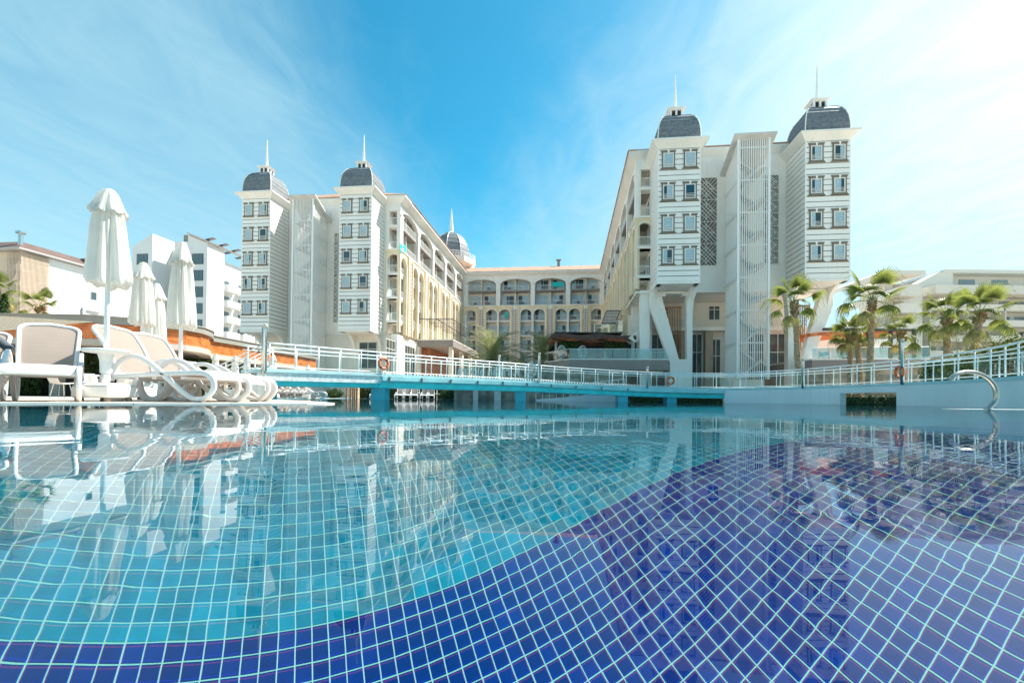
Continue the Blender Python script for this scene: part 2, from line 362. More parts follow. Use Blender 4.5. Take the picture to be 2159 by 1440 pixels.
def pool_floor():
    # grout bed near the camera; beyond it the tiles are too small to tell apart and the material draws them
    grout = mat('grout', GROUTC, .8)
    m = bpy.data.materials.new('far_tiles'); m.use_nodes = True; nt = m.node_tree; b = nt.nodes['Principled BSDF']; b.inputs['Roughness'].default_value = .35; b.inputs['Specular IOR Level'].default_value = .1
    geo = N(nt, 'ShaderNodeNewGeometry'); sep = N(nt, 'ShaderNodeSeparateXYZ'); nt.links.new(geo.outputs['Position'], sep.inputs[0])
    def along(d, o): return math_n(nt, 'DIVIDE', math_n(nt, 'ADD', math_n(nt, 'ADD', math_n(nt, 'MULTIPLY', sep.outputs[0], d.x), math_n(nt, 'MULTIPLY', sep.outputs[1], d.y)), -o), TILE)
    ua, ub = along(DA, A_EDGE), along(DB, B0)
    def line(u): return math_n(nt, 'LESS_THAN', math_n(nt, 'ABSOLUTE', math_n(nt, 'SUBTRACT', math_n(nt, 'FRACT', math_n(nt, 'ADD', u, .5)), .5)), GAP / TILE / 2)
    ln = math_n(nt, 'MAXIMUM', line(ua), line(ub))
    zone = math_n(nt, 'GREATER_THAN', ua, 0.0)
    c = mixc(nt, zone, NAVYC, TEALC); c = mixc(nt, ln, c, GROUTC); nt.links.new(c, b.inputs['Base Color'])
    mb = MB(); z = -DEPTH
    def P(a, bb, zz): q = DA * (A_EDGE + a * TILE) + DB * (B0 + bb * TILE); return (q.x, q.y, zz)
    # tile index ranges (a along DA, b along DB)
    NA0, NA1, NB0, NB1 = -62, 95, -95, 110
    mb.quad(P(NA0, NB0, z - .0015), P(NA0, NB1, z - .0015), P(NA1, NB1, z - .0015), P(NA1, NB0, z - .0015))
    mb.mi = 1; BIG = 2600
    for a0, a1, b0, b1 in ((-BIG, NA0, -BIG, BIG), (NA1, BIG, -BIG, BIG), (NA0, NA1, -BIG, NB0), (NA0, NA1, NB1, BIG)):
        mb.quad(P(a0, b0, z), P(a0, b1, z), P(a1, b1, z), P(a1, b0, z))
    fl = mb.build('pool_floor', [grout, m]); struct(fl); fl.cycles.is_caustics_receiver = True
    g = GAP / 2; h = TILE / 2
    def tile_pts(jit):
        w = h - g + jit; c = .001
        return [(-w, -w, -.0015), (w, -w, -.0015), (w, w, -.0015), (-w, w, -.0015), (-w + c, -w + c, 0), (w - c, -w + c, 0), (w - c, w - c, 0), (-w + c, w - c, 0)]
    meshes = {}
    for k, mats in (('t', T_TEAL), ('n', T_NAVY)):
        for i in range(2): meshes[k, i] = MB().hexa(tile_pts(0), skip=(0,)).mesh('tile', mats[i])
    cells = []
    for a in range(NA0, NA1):
        for bb in range(NB0, NB1):
            x, y, _ = P(a + .5, bb + .5, 0)
            # keep the wedge the photograph sees, with room to step aside
            if y < .15 * DEPTH or abs(x) > y * 1.25 + .3 * DEPTH: continue
            # view distance on the floor measured to the frame's own wedge
            vis = abs(x) < 1.02 * y and y > .94 * DEPTH
            cells.append((0 if vis else 1, math.hypot(x, y), a, bb, x, y))
    cells.sort()
    rng = random.Random(3); ang = -math.atan2(DB.y, -DB.x)
    rz = math.atan2(DB.y, DB.x)
    rest = MB()
    for k, (vis, d, a, bb, x, y) in enumerate(cells):
        key = ('t' if a >= 0 else 'n', rng.random() < .35)
        jx, jy = rng.uniform(-1, 1) * .0006, rng.uniform(-1, 1) * .0006
        if k < 300:
            o = put(meshes[key[0], int(key[1])], 'tile', fl, (x + jx, y + jy, z), rz + rng.uniform(-.006, .006)); o.cycles.is_caustics_receiver = True
        else:
            rest.mi = (0 if key[0] == 't' else 2) + int(key[1])
            ca, sa = math.cos(rz), math.sin(rz)
            rest.hexa([(x + jx + px * ca - py * sa, y + jy + px * sa + py * ca, z + pz) for px, py, pz in tile_pts(0)], skip=(0,))
    o = rest.build('floor_tiles', T_TEAL + T_NAVY, fl); stuff(o); o.cycles.is_caustics_receiver = True
GAP = 0.0054
pool_floor()
def water():
    m = bpy.data.materials.new('water'); m.use_nodes = True; nt = m.node_tree; L = nt.links; nt.nodes.remove(nt.nodes['Principled BSDF']); out = nt.nodes['Material Output']
    geo = N(nt, 'ShaderNodeNewGeometry')
    mp = N(nt, 'ShaderNodeMapping'); mp.inputs['Scale'].default_value = (1, 1, 1); L.new(geo.outputs['Position'], mp.inputs[0])
    n1 = N(nt, 'ShaderNodeTexNoise'); n1.inputs['Scale'].default_value = 2.2; n1.inputs['Detail'].default_value = 2; L.new(mp.outputs[0], n1.inputs['Vector'])
    n2 = N(nt, 'ShaderNodeTexNoise'); n2.inputs['Scale'].default_value = 11; n2.inputs['Detail'].default_value = 2; L.new(mp.outputs[0], n2.inputs['Vector'])
    hgt = math_n(nt, 'ADD', math_n(nt, 'MULTIPLY', n1.outputs[0], 1.0), math_n(nt, 'MULTIPLY', n2.outputs[0], .10))
    bp = N(nt, 'ShaderNodeBump'); bp.inputs['Strength'].default_value = 1.0; bp.inputs['Distance'].default_value = 0.0016; L.new(hgt, bp.inputs['Height'])
    fr = N(nt, 'ShaderNodeFresnel'); fr.inputs[0].default_value = 1.34; L.new(bp.outputs[0], fr.inputs['Normal'])
    gl = N(nt, 'ShaderNodeBsdfGlossy'); gl.inputs['Roughness'].default_value = 0.0; L.new(bp.outputs[0], gl.inputs['Normal'])
    prev = None
    for c, i in (((.50, .66, .68), 1.333), ((.25, 0, 0), 1.3292), ((0, .32, 0), 1.333), ((0, 0, .32), 1.3372)):
        r = N(nt, 'ShaderNodeBsdfRefraction'); r.inputs['Color'].default_value = (*c, 1); r.inputs['IOR'].default_value = i; r.inputs['Roughness'].default_value = 0; L.new(bp.outputs[0], r.inputs['Normal'])
        if prev is None: prev = r.outputs[0]
        else:
            a = N(nt, 'ShaderNodeAddShader'); L.new(prev, a.inputs[0]); L.new(r.outputs[0], a.inputs[1]); prev = a.outputs[0]
    mx = N(nt, 'ShaderNodeMixShader'); L.new(fr.outputs[0], mx.inputs[0]); L.new(prev, mx.inputs[1]); L.new(gl.outputs[0], mx.inputs[2]); L.new(mx.outputs[0], out.inputs[0])
    Q = [Vector((x, y, 0)) for x, y in POOL]
    mb = MB(); mb.v = [tuple(q) for q in Q]; mb.f = [face_up(Q, t) for t in geometry.tessellate_polygon([Q])]; mb.m = [0] * len(mb.f)
    o = mb.build('pool_water', m, smooth=True); struct(o)
    o.cycles.is_caustics_caster = True
    return o
WATER = water()
# ================================================================ the hotel
class Bld:
    def __init__(s, name, a0, b0, label, cat='building', group=None):
        s.o = (a0, b0, 0); s.where = 'rear wing' if b0 > 90 else ('left wing' if a0 < 0 else 'right wing'); s.root = empty(name, H(a0, b0, 0), -BETA); tag(s.root, label, cat, group)
    def add(s, name, mb, m, parent=None, smooth=False): return mb.build(name, m, parent or s.root, s.o, smooth)
    def inst(s, name, me, a, b, z, parent=None, rz=0.0, sc=None): return put(me, name, parent or s.root, (a - s.o[0], b - s.o[1], z), rz, sc)
# --- tower window (front faces -b; local origin at the opening's centre, on the wall face)
def window_meshes():
    w, h = .50, .73
    fr = MB()
    for x0, x1, z0, z1 in ((-w, -w + .09, -h, h), (w - .09, w, -h, h), (-w + .09, w - .09, h - .09, h), (-w + .09, w - .09, -h, -h + .09)): fr.box(x0, x1, -.09, .04, z0, z1)
    pane = MB().box(-w + .09, w - .09, -.035, -.025, -h + .09, h - .09)
    cur = MB()
    for i in range(9):
        x = -w + .09 + i * (2 * w - .18) / 9; d = (2 * w - .18) / 9
        cur.quad((x, .00, -h + .09), (x + d * .5, -.018, -h + .09), (x + d * .5, -.018, h - .09), (x, .00, h - .09)); cur.quad((x + d * .5, -.018, -h + .09), (x + d, .0, -h + .09), (x + d, .0, h - .09), (x + d * .5, -.018, h - .09))
    jambs = [('jamb', MB().box(*sorted((sgn * w, sgn * (w + .13))), -.075, .04, -h, h).mesh('jamb', TAUPE)) for sgn in (-1, 1)]
    lin = MB().prism([(-w - .13, -.11, h), (w + .13, -.11, h), (w + .17, -.11, h + .08), (w + .26, -.11, h + .24), (-w - .26, -.11, h + .24), (-w - .17, -.11, h + .08)], (0, .14, 0))
    key = MB().prism([(-.06, -.15, h - .01), (.06, -.15, h - .01), (.11, -.15, h + .27), (-.11, -.15, h + .27)], (0, .1, 0))
    sil = MB().prism([(-w - .30, -.13, -h - .20), (w + .30, -.13, -h - .20), (w + .16, -.13, -h - .05), (w + .13, -.13, -h), (-w - .13, -.13, -h), (-w - .16, -.13, -h - .05)], (0, .16, 0))
    rail = MB()
    for z in (-.40, -.25, -.54): rail.tube([(-w + .03, -.12, z), (w - .03, -.12, z)], .022, 6)
    G = glass_mat('tower_glass', (.88, .93, .95), 1.4, .03) if 'tower_glass' not in MT else MT['tower_glass']
    return [('pane', pane.mesh('pane', G)), ('curtain', cur.mesh('curtain', CURT)), *jambs, ('lintel', lin.mesh('lintel', TAUPE)), ('keystone', key.mesh('keystone', SIDING)), ('sill', sil.mesh('sill', TAUPE)), ('guard_rail', rail.mesh('guard_rail', RAILW))], fr.mesh('window', FRAMEW)
WPARTS, WFRAME = window_meshes()
def part_curtain(u0, u1):
    m = MB().box(-.41, .41, .0, .004, -.64, .64); m.mi = 1; n = 6
    for i in range(n):
        a, b = u0 + (u1 - u0) * i / n, u0 + (u1 - u0) * (i + 1) / n; x0, x1 = -.41 + .82 * a, -.41 + .82 * b
        m.quad((x0, -.005 - .015 * (i % 2), -.64), (x1, -.005 - .015 * ((i + 1) % 2), -.64), (x1, -.005 - .015 * ((i + 1) % 2), .64), (x0, -.005 - .015 * (i % 2), .64))
    return m.mesh('curtain', [mat('dim_room', (.10, .10, .085), .6, .5, .8), CURT])
CURTS = [part_curtain(0, .7), part_curtain(.35, 1), part_curtain(0, .45), part_curtain(.6, 1)]
DARKPANE = MB().box(-.41, .41, -.022, -.019, -.64, .64).mesh('curtain', PANE)
def tower(B, a0, a1, bf, z0, zc, rows, row_z, side, dark=()):
    ac = (a0 + a1) / 2; w = a1 - a0; dep = w
    core = B.add('tower_wall', MB().box(a0 + .035, a1 - .035, bf + .035, bf + dep, z0 + .02, zc), GROOVE)
    n = round((zc - z0) / .533); p = (zc - z0) / n
    mf = MB().box(a0 + .09, a1 - .09, bf, bf + .034, 0, p - .072).mesh('siding_board', SIDING, B.o)
    sx = (a0, a0 + .034) if side < 0 else (a1 - .034, a1)
    ms = MB().box(*sx, bf + .09, bf + dep, 0, p - .072).mesh('siding_board', SIDING, B.o)
    for i in range(n):
        for me in (mf, ms): put(me, 'siding_board', core, (0, 0, z0 + i * p + .02))
    ox = (a1 - .034, a1) if side < 0 else (a0, a0 + .034)
    B.add('side_cladding', MB().box(*ox, bf + .09, bf + dep, z0 + .02, zc), SIDING, core)
    for x0, x1 in ((a0 - .006, a0 + .088), (a1 - .088, a1 + .006)): B.add('corner_trim', MB().box(x0, x1, bf - .006, bf + .088, z0 + .01, zc), SIDING, core)
    B.add('tower_soffit', MB().box(a0 - .02, a1 + .02, bf - .02, bf + dep, z0 - .25, z0), WHITE, core)
    # cornice
    c = MB().frus((a0 - .03, a1 + .03, bf - .03, bf + dep + .03), (a0 - .10, a1 + .10, bf - .10, bf + dep + .1), zc, zc + .12)
    c.frus((a0 - .10, a1 + .10, bf - .10, bf + dep + .1), (a0 - .62, a1 + .62, bf - .62, bf + dep + .62), zc + .12, zc + .62)
    c.box(a0 - .66, a1 + .66, bf - .66, bf + dep + .66, zc + .621, zc + .78)
    B.add('cornice', c, WHITE)
    # dome: courses of slate, each lapping over the next
    hw0 = w / 2 - .02; bc = bf + dep / 2; Hd = 3.3; prof = [(1.0, 0), (1.0, .17), (.985, .33), (.95, .50), (.885, .66), (.775, .80), (.62, .905), (.45, .97), (.30, 1.0)]
    dome = B.add('dome', MB().box(ac - .3 * hw0, ac + .3 * hw0, bc - .3 * hw0, bc + .3 * hw0, zc + .79, zc + .78 + Hd), SLATE)
    for i in range(len(prof) - 1):
        (r0, t0), (r1, t1) = prof[i], prof[i + 1]; h0, h1 = hw0 * r0, hw0 * r1
        B.add('roof_course', MB().frus((ac - h0 - .03, ac + h0 + .03, bc - h0 - .03, bc + h0 + .03), (ac - h1, ac + h1, bc - h1, bc + h1), zc + .782 + t0 * Hd, zc + .782 + t1 * Hd), SLATE, dome)
    for sx_ in (-1, 1):
        for sy in (-1, 1):
            B.add('hip_trim', MB().tube([(ac + sx_ * hw0 * r * 1.01, bc + sy * hw0 * r * 1.01, zc + .79 + t * Hd) for r, t in prof], .05, 6), WHITE, dome)
    # lantern and spire
    zl = zc + .782 + Hd; l = .56
    lan = B.add('lantern', MB().box(ac - l + .08, ac + l - .08, bc - l + .08, bc + l - .08, zl, zl + .62), DARK)
    B.add('lantern_base', MB().box(ac - l - .08, ac + l + .08, bc - l - .08, bc + l + .08, zl, zl + .08), RAILW, lan)
    for sx_ in (-1, 0, 1):
        for sy in (-1, 0, 1):
            if sx_ or sy: B.add('lantern_post', MB().box(ac + sx_ * l - .09, ac + sx_ * l + .09, bc + sy * l - .09, bc + sy * l + .09, zl + .08, zl + .62), RAILW, lan)
    B.add('lantern_cap', MB().frus((ac - l - .1, ac + l + .1, bc - l - .1, bc + l + .1), (ac - l - .34, ac + l + .34, bc - l - .34, bc + l + .34), zl + .62, zl + .82).frus((ac - l - .34, ac + l + .34, bc - l - .34, bc + l + .34), (ac - .2, ac + .2, bc - .2, bc + .2), zl + .821, zl + 1.05), RAILW, lan)
    B.add('spire', MB().lathe([(.20, 0), (.16, .6), (.10, 2.0), (.045, 3.7)], (ac, bc, zl + 1.0), 10), RAILW, lan)
    for r in range(rows):
        for k, dx in enumerate((-1.05, 1.05)):
            wd = B.inst('window', WFRAME, ac + dx * w / 4.1, bf - .005, row_z - r * 3.2)
            for nm, me in WPARTS:
                if nm == 'curtain' and (r, k) in dark: me = DARKPANE
                elif nm == 'curtain' and random.random() < .55: me = random.choice(CURTS)
                put(me, nm, wd)
# --- arcades -------------------------------------------------------------
def arch_panel(m, x0, x1, z0, z1, arches, y0, y1, tf, seg=14):
    """wall x0..x1, z0..z1 with open arches [(xa, xb, z_spring, rise)] cut down to z0, thickness y0..y1"""
    xs = x0
    def slab(xa, xb, za, zb, side=False):
        P = [(xa, y0, za), (xb, y0, zb), (xb, y1, zb), (xa, y1, za), (xa, y0, z1), (xb, y0, z1), (xb, y1, z1), (xa, y1, z1)]
        m.hexa([tf(*p) for p in P], skip=() if side else (3, 5))
    for xa, xb, zs, rise in sorted(arches):
        if xa > xs: slab(xs, xa, z0, z0, True)
        c, r = (xa + xb) / 2, (xb - xa) / 2; pts = []
        for i in range(seg + 1):
            t = math.pi * (1 - i / seg); pts.append((c + r * math.cos(t), zs + rise * math.sin(t)))
        for (p, q), (p2, q2) in zip(pts, pts[1:]): slab(p, p2, q, q2)
        xs = xb
    if x1 > xs: slab(xs, x1, z0, z0, True)
def arch_trim(m, xa, xb, z0, zs, rise, y, tf, wd=.13, th=.05, seg=14):
    c, r = (xa + xb) / 2, (xb - xa) / 2; prev = None
    pts = [((xa, z0), (xa - wd, z0))] + [((c + r * math.cos(t), zs + rise * math.sin(t)), (c + (r + wd) * math.cos(t), zs + (rise + wd) * math.sin(t))) for t in [math.pi * (1 - i / seg) for i in range(seg + 1)]] + [((xb, z0), (xb + wd, z0))]
    for (i0, o0), (i1, o1) in zip(pts, pts[1:]):
        m.hexa([tf(i0[0], y - th, i0[1]), tf(i1[0], y - th, i1[1]), tf(i1[0], y - .002, i1[1]), tf(i0[0], y - .002, i0[1]), tf(o0[0], y - th, o0[1]), tf(o1[0], y - th, o1[1]), tf(o1[0], y - .002, o1[1]), tf(o0[0], y - .002, o0[1])])
def railing_mesh(w, h=1.0, step=.16):
    m = MB(); m.box(-w / 2, w / 2, -.03, .03, h - .05, h); m.box(-w / 2, w / 2, -.02, .02, .06, .10); n = max(2, int(w / step))
    for i in range(n + 1):
        x = -w / 2 + .015 + (w - .03) * i / n; t = .025 if i in (0, n) else .012; m.box(x - t, x + t, -t, t, .0 if i in (0, n) else .10, h - .05)
    return m.mesh('railing', RAILW)
def door_meshes(w, h, kind):
    f = MB(); t = .07
    for x0, x1, z0, z1 in ((-w / 2, -w / 2 + t, 0, h), (w / 2 - t, w / 2, 0, h), (-w / 2 + t, w / 2 - t, h - t, h), (-w / 2 + t, w / 2 - t, 0, t), (-t / 2, t / 2, t, h - t)): f.box(x0, x1, -.06, .02, z0, z1)
    p = MB().box(-w / 2 + t, w / 2 - t, -.03, -.024, t, h - t)
    c = MB(); x = -w / 2 + t; W = (w - 2 * t)
    segs = {0: (0, 1), 1: (0, .62), 2: (.35, 1), 3: (0, .3)}[kind]; n = 12
    for i in range(n):
        u0 = segs[0] + (segs[1] - segs[0]) * i / n; u1 = segs[0] + (segs[1] - segs[0]) * (i + 1) / n; y0 = .0 if i % 2 else -.015; y1 = -.015 if i % 2 else .0
        c.quad((x + W * u0, y0, t), (x + W * u1, y1, t), (x + W * u1, y1, h - t), (x + W * u0, y0, h - t))
    bk = MB().box(-w / 2 + .02, w / 2 - .02, .022, .03, .02, h - .02)
    G = MT.get('tower_glass')
    return f.mesh('balcony_door', FRAMEW), [('pane', p.mesh('pane', G)), ('curtain', c.mesh('curtain', CURT)), ('dark_room', bk.mesh('dark_room', DARK))]
DOORS_L = [door_meshes(2.3, 2.35, k) for k in range(4)]; DOORS_S = [door_meshes(2.0, 2.35, k) for k in range(4)]
RAIL_L = railing_mesh(5.6); RAIL_S = railing_mesh(2.36)
FURN = MB().box(-.25, .25, -.25, .25, .36, .43).box(-.25, .25, .18, .25, .431, .86).box(-.25, -.19, -.25, .179, .431, .62).box(.19, .25, -.25, .179, .431, .62)
for x in (-.22, .22):
    for y in (-.22, .22): FURN.box(x - .025, x + .025, y - .025, y + .025, 0, .36)
def deco_mat():
    m = bpy.data.materials.new('patterned_pilaster'); m.use_nodes = True; nt = m.node_tree; b = nt.nodes['Principled BSDF']; b.inputs['Roughness'].default_value = .7
    tc = N(nt, 'ShaderNodeTexCoord'); mp = N(nt, 'ShaderNodeMapping'); mp.inputs['Rotation'].default_value = (0, R(45), 0); mp.inputs['Scale'].default_value = (2.6, .01, 2.6); nt.links.new(tc.outputs['Object'], mp.inputs[0])
    ck = N(nt, 'ShaderNodeTexChecker'); ck.inputs['Scale'].default_value = 1.0; nt.links.new(mp.outputs[0], ck.inputs[0]); ck.inputs[1].default_value = (.42, .36, .36, 1); ck.inputs[2].default_value = (.70, .66, .62, 1)
    nt.links.new(ck.outputs[0], b.inputs['Base Color']); return m
DECO = deco_mat()
def arcade(B, tf, L, nb, rz, z_low, seed, towels=(), first_low=None, base_z=None):
    """An arcade L long with nb bays. tf maps (x along, y into the wall, z) to hotel axes. Floors 3.2 m apart, top floor slab at 23.3."""
    rng = random.Random(seed); P = L / nb; y1 = 1.7; ends = 'left end' if not rz else 'near end'
    zt = 20.0; top = 26.3
    Ti = lambda x, y, z: tf(x, y, z)
    # upper white storeys with wide arches
    up = MB(); ars = [(i * P + .45, (i + 1) * P - .45, 24.55, 1.15) for i in range(nb)]
    arch_panel(up, 0, L, zt, top, ars, 0, .55, Ti); B.add('arcade_upper', up, WHITE)
    for a in ars: tr = MB(); arch_trim(tr, a[0], a[1], zt + .02, a[2], a[3], 0, Ti, .14, .05); B.add('arch_moulding', tr, SIDING)
    for i in range(nb + 1):
        x = min(max(i * P, .5), L - .5); cap = MB()
        cap.hexa([Ti(x - .52, -.10, zt), Ti(x + .52, -.10, zt), Ti(x + .52, .0, zt), Ti(x - .52, .0, zt), Ti(x - .42, -.10, zt + .4), Ti(x + .42, -.10, zt + .4), Ti(x + .42, 0, zt + .4), Ti(x - .42, 0, zt + .4)])
        cap.hexa([Ti(x - .36, -.06, zt + .4), Ti(x + .36, -.06, zt + .4), Ti(x + .36, 0, zt + .4), Ti(x - .36, 0, zt + .4), Ti(x - .36, -.06, 24.3), Ti(x + .36, -.06, 24.3), Ti(x + .36, 0, 24.3), Ti(x - .36, 0, 24.3)])
        cap.hexa([Ti(x - .36, -.07, 24.3), Ti(x + .36, -.07, 24.3), Ti(x + .36, 0, 24.3), Ti(x - .36, 0, 24.3), Ti(x - .62, -.16, 24.7), Ti(x + .62, -.16, 24.7), Ti(x + .62, 0, 24.7), Ti(x - .62, 0, 24.7)])
        B.add('column_trim', cap, WHITE)
    # lower yellow storeys: pairs of narrow arches centred under the piers, patterned pilasters between
    lo = MB(); ars2 = []; zsp = zt - 1.95
    for i in range(nb + 1):
        c = i * P
        for s in (-1, 1):
            xa, xb = (c + .21, c + 2.58) if s > 0 else (c - 2.58, c - .21)
            if xa > .1 and xb < L - .1: ars2.append((xa, xb, zsp, 1.18))
    zl = z_low
    arch_panel(lo, 0, L, zl, zt, ars2, 0, .45, Ti); B.add('arcade_lower', lo, YELLOW)
    for a in ars2: tr = MB(); arch_trim(tr, a[0], a[1], zl + .02, a[2], a[3], 0, Ti, .19, .06); B.add('arch_moulding', tr, SIDING)
    for i in range(nb):
        x = (i + .5) * P
        pl = MB(); pl.hexa([Ti(*p) for p in [(x - .42, -.16, zl), (x + .42, -.16, zl), (x + .42, 0, zl), (x - .42, 0, zl), (x - .42, -.16, zt - .75), (x + .42, -.16, zt - .75), (x + .42, 0, zt - .75), (x - .42, 0, zt - .75)]])
        po = B.add('pilaster', pl, DECO)
        pc = MB(); pc.hexa([Ti(*p) for p in [(x - .42, -.17, zt - .75), (x + .42, -.17, zt - .75), (x + .42, 0, zt - .75), (x - .42, 0, zt - .75), (x - .55, -.26, zt - .2), (x + .55, -.26, zt - .2), (x + .55, 0, zt - .2), (x - .55, 0, zt - .2)]])
        B.add('capital', pc, SIDING, po)
        for s in (-1, 1):
            f = MB(); xc = x + s * .80; f.hexa([Ti(*p) for p in [(xc - .14, -.24, zl - .1), (xc + .14, -.24, zl - .1), (xc + .14, 0, zl - .1), (xc - .14, 0, zl - .1), (xc - .14, -.24, zt - .12), (xc + .14, -.24, zt - .12), (xc + .14, 0, zt - .12), (xc - .14, 0, zt - .12)]])
            B.add('fin', f, YELLOW)
    st = MB(); st.hexa([Ti(*p) for p in [(0, -.12, zt - .08), (L, -.12, zt - .08), (L, 0, zt - .08), (0, 0, zt - .08), (0, -.12, zt + .08), (L, -.12, zt + .08), (L, 0, zt + .08), (0, 0, zt + .08)]])
    B.add('string_course', st, SIDING)
    # rooms behind
    bw = MB(); bw.hexa([Ti(*p) for p in [(0, y1, zl), (L, y1, zl), (L, y1 + .3, zl), (0, y1 + .3, zl), (0, y1, top), (L, y1, top), (L, y1 + .3, top), (0, y1 + .3, top)]])
    B.add('room_wall', bw, WROOM)
    for i in range(1, nb * 2):
        x = min(max(i * P / 2, .08), L - .08); pt = MB(); pt.hexa([Ti(*p) for p in [(x - .08, .56, zl), (x + .08, .56, zl), (x + .08, y1 - .002, zl), (x - .08, y1 - .002, zl), (x - .08, .56, top), (x + .08, .56, top), (x + .08, y1 - .002, top), (x - .08, y1 - .002, top)]])
        B.add('partition', pt, WROOM)
    cl = MB(); cl.hexa([Ti(*p) for p in [(0, .56, top - .2), (L, .56, top - .2), (L, y1 - .003, top - .2), (0, y1 - .003, top - .2), (0, .56, top), (L, .56, top), (L, y1 - .003, top), (0, y1 - .003, top)]]); B.add('arcade_ceiling', cl, WROOM)
    def slab(x0, x1, z, yo, name='balcony'):
        m = MB(); m.hexa([Ti(*p) for p in [(x0, yo, z - .30), (x1, yo, z - .30), (x1, y1 - .004, z - .30), (x0, y1 - .004, z - .30), (x0, yo, z), (x1, yo, z), (x1, y1 - .004, z), (x0, y1 - .004, z)]])
        return B.add(name, m, TAUPE_W if yo < .3 and z > zt else WHITE)
    fl = 23.3
    floors = []
    while fl > zl - .5: floors.append(fl); fl -= 3.2
    for k, z in enumerate(floors):
        if z > zt - .5:
            for i in range(nb):
                xc = (i + .5) * P
                bo = slab(xc - 2.9, xc + 2.9, z, -.0 + .05)
                p = Ti(xc, .12, z); B.inst('railing', RAIL_L, *p[:2], p[2], bo, rz)
                for s in (-1, 1):
                    p = Ti(xc + s * 1.6, y1 - .03, z + .02); fm, parts = rng.choice(DOORS_L); d = B.inst('balcony_door', fm, *p[:2], p[2], None, rz)
                    for nm, me in parts: put(me, nm, d)
                    if rng.random() < .7:
                        p = Ti(xc + s * 1.5, .8, z); FU(B, p, rz, bo, ROWN[k] + ' balcony row, ' + ORD[i] + ' wide arch from ' + ends + ', ' + ('first', 'second')[s > 0] + ' half')
        else:
            bo = slab(.05, L - .05, z, .46)
            for ai, (xa, xb, _, _) in enumerate(sorted(ars2)):
                p = Ti((xa + xb) / 2, .36, z); B.inst('railing', RAIL_S, *p[:2], p[2], bo, rz)
                p = Ti((xa + xb) / 2, y1 - .03, z + .02); fm, parts = rng.choice(DOORS_S); d = B.inst('balcony_door', fm, *p[:2], p[2], None, rz)
                for nm, me in parts: put(me, nm, d)
                if rng.random() < .5:
                    p = Ti((xa + xb) / 2, .95, z); FU(B, p, rz, bo, ROWN[k] + ' balcony row, ' + ORD[ai] + ' narrow arch from ' + ends)
    # eave
    ev = MB(); ev.hexa([Ti(*p) for p in [(-.1, -.05, top), (L + .1, -.05, top), (L + .1, 2, top), (-.1, 2, top), (-.1, -.75, top + .5), (L + .1, -.75, top + .5), (L + .1, 2, top + .5), (-.1, 2, top + .5)]])
    ev.hexa([Ti(*p) for p in [(-.1, -.82, top + .502), (L + .1, -.82, top + .502), (L + .1, 2, top + .502), (-.1, 2, top + .502), (-.1, -.82, top + .75), (L + .1, -.82, top + .75), (L + .1, 2, top + .75), (-.1, 2, top + .75)]])
    B.add('eave', ev, WHITE)
ROWN = ('top', 'second', 'third', 'fourth', 'fifth', 'sixth', 'seventh')
ORD = ('first', 'second', 'third', 'fourth', 'fifth', 'sixth', 'seventh', 'eighth', 'ninth', 'tenth', 'eleventh', 'twelfth')
FMESH = FURN.mesh('balcony_chair', mat('dark_rattan', (.06, .05, .045), .6))
def FU(B, p, rz, bo, where):
    o = put(FMESH, 'balcony_chair', None, H(p[0], p[1], p[2] + .002), rz - BETA + random.uniform(-.6, .6)); w = B.where
    tag(o, 'dark chair, ' + w + ', ' + where, 'chair', 'balcony chairs of the ' + w)
def roof_slab(B, pts, name='roof'):
    m = MB(); P = [Vector(p) for p in pts]; n = (P[1] - P[0]).cross(P[2] - P[0]).normalized() * .12
    if n.z < 0: n = -n
    m.prism(P, n); return B.add(name, m, TERRA)

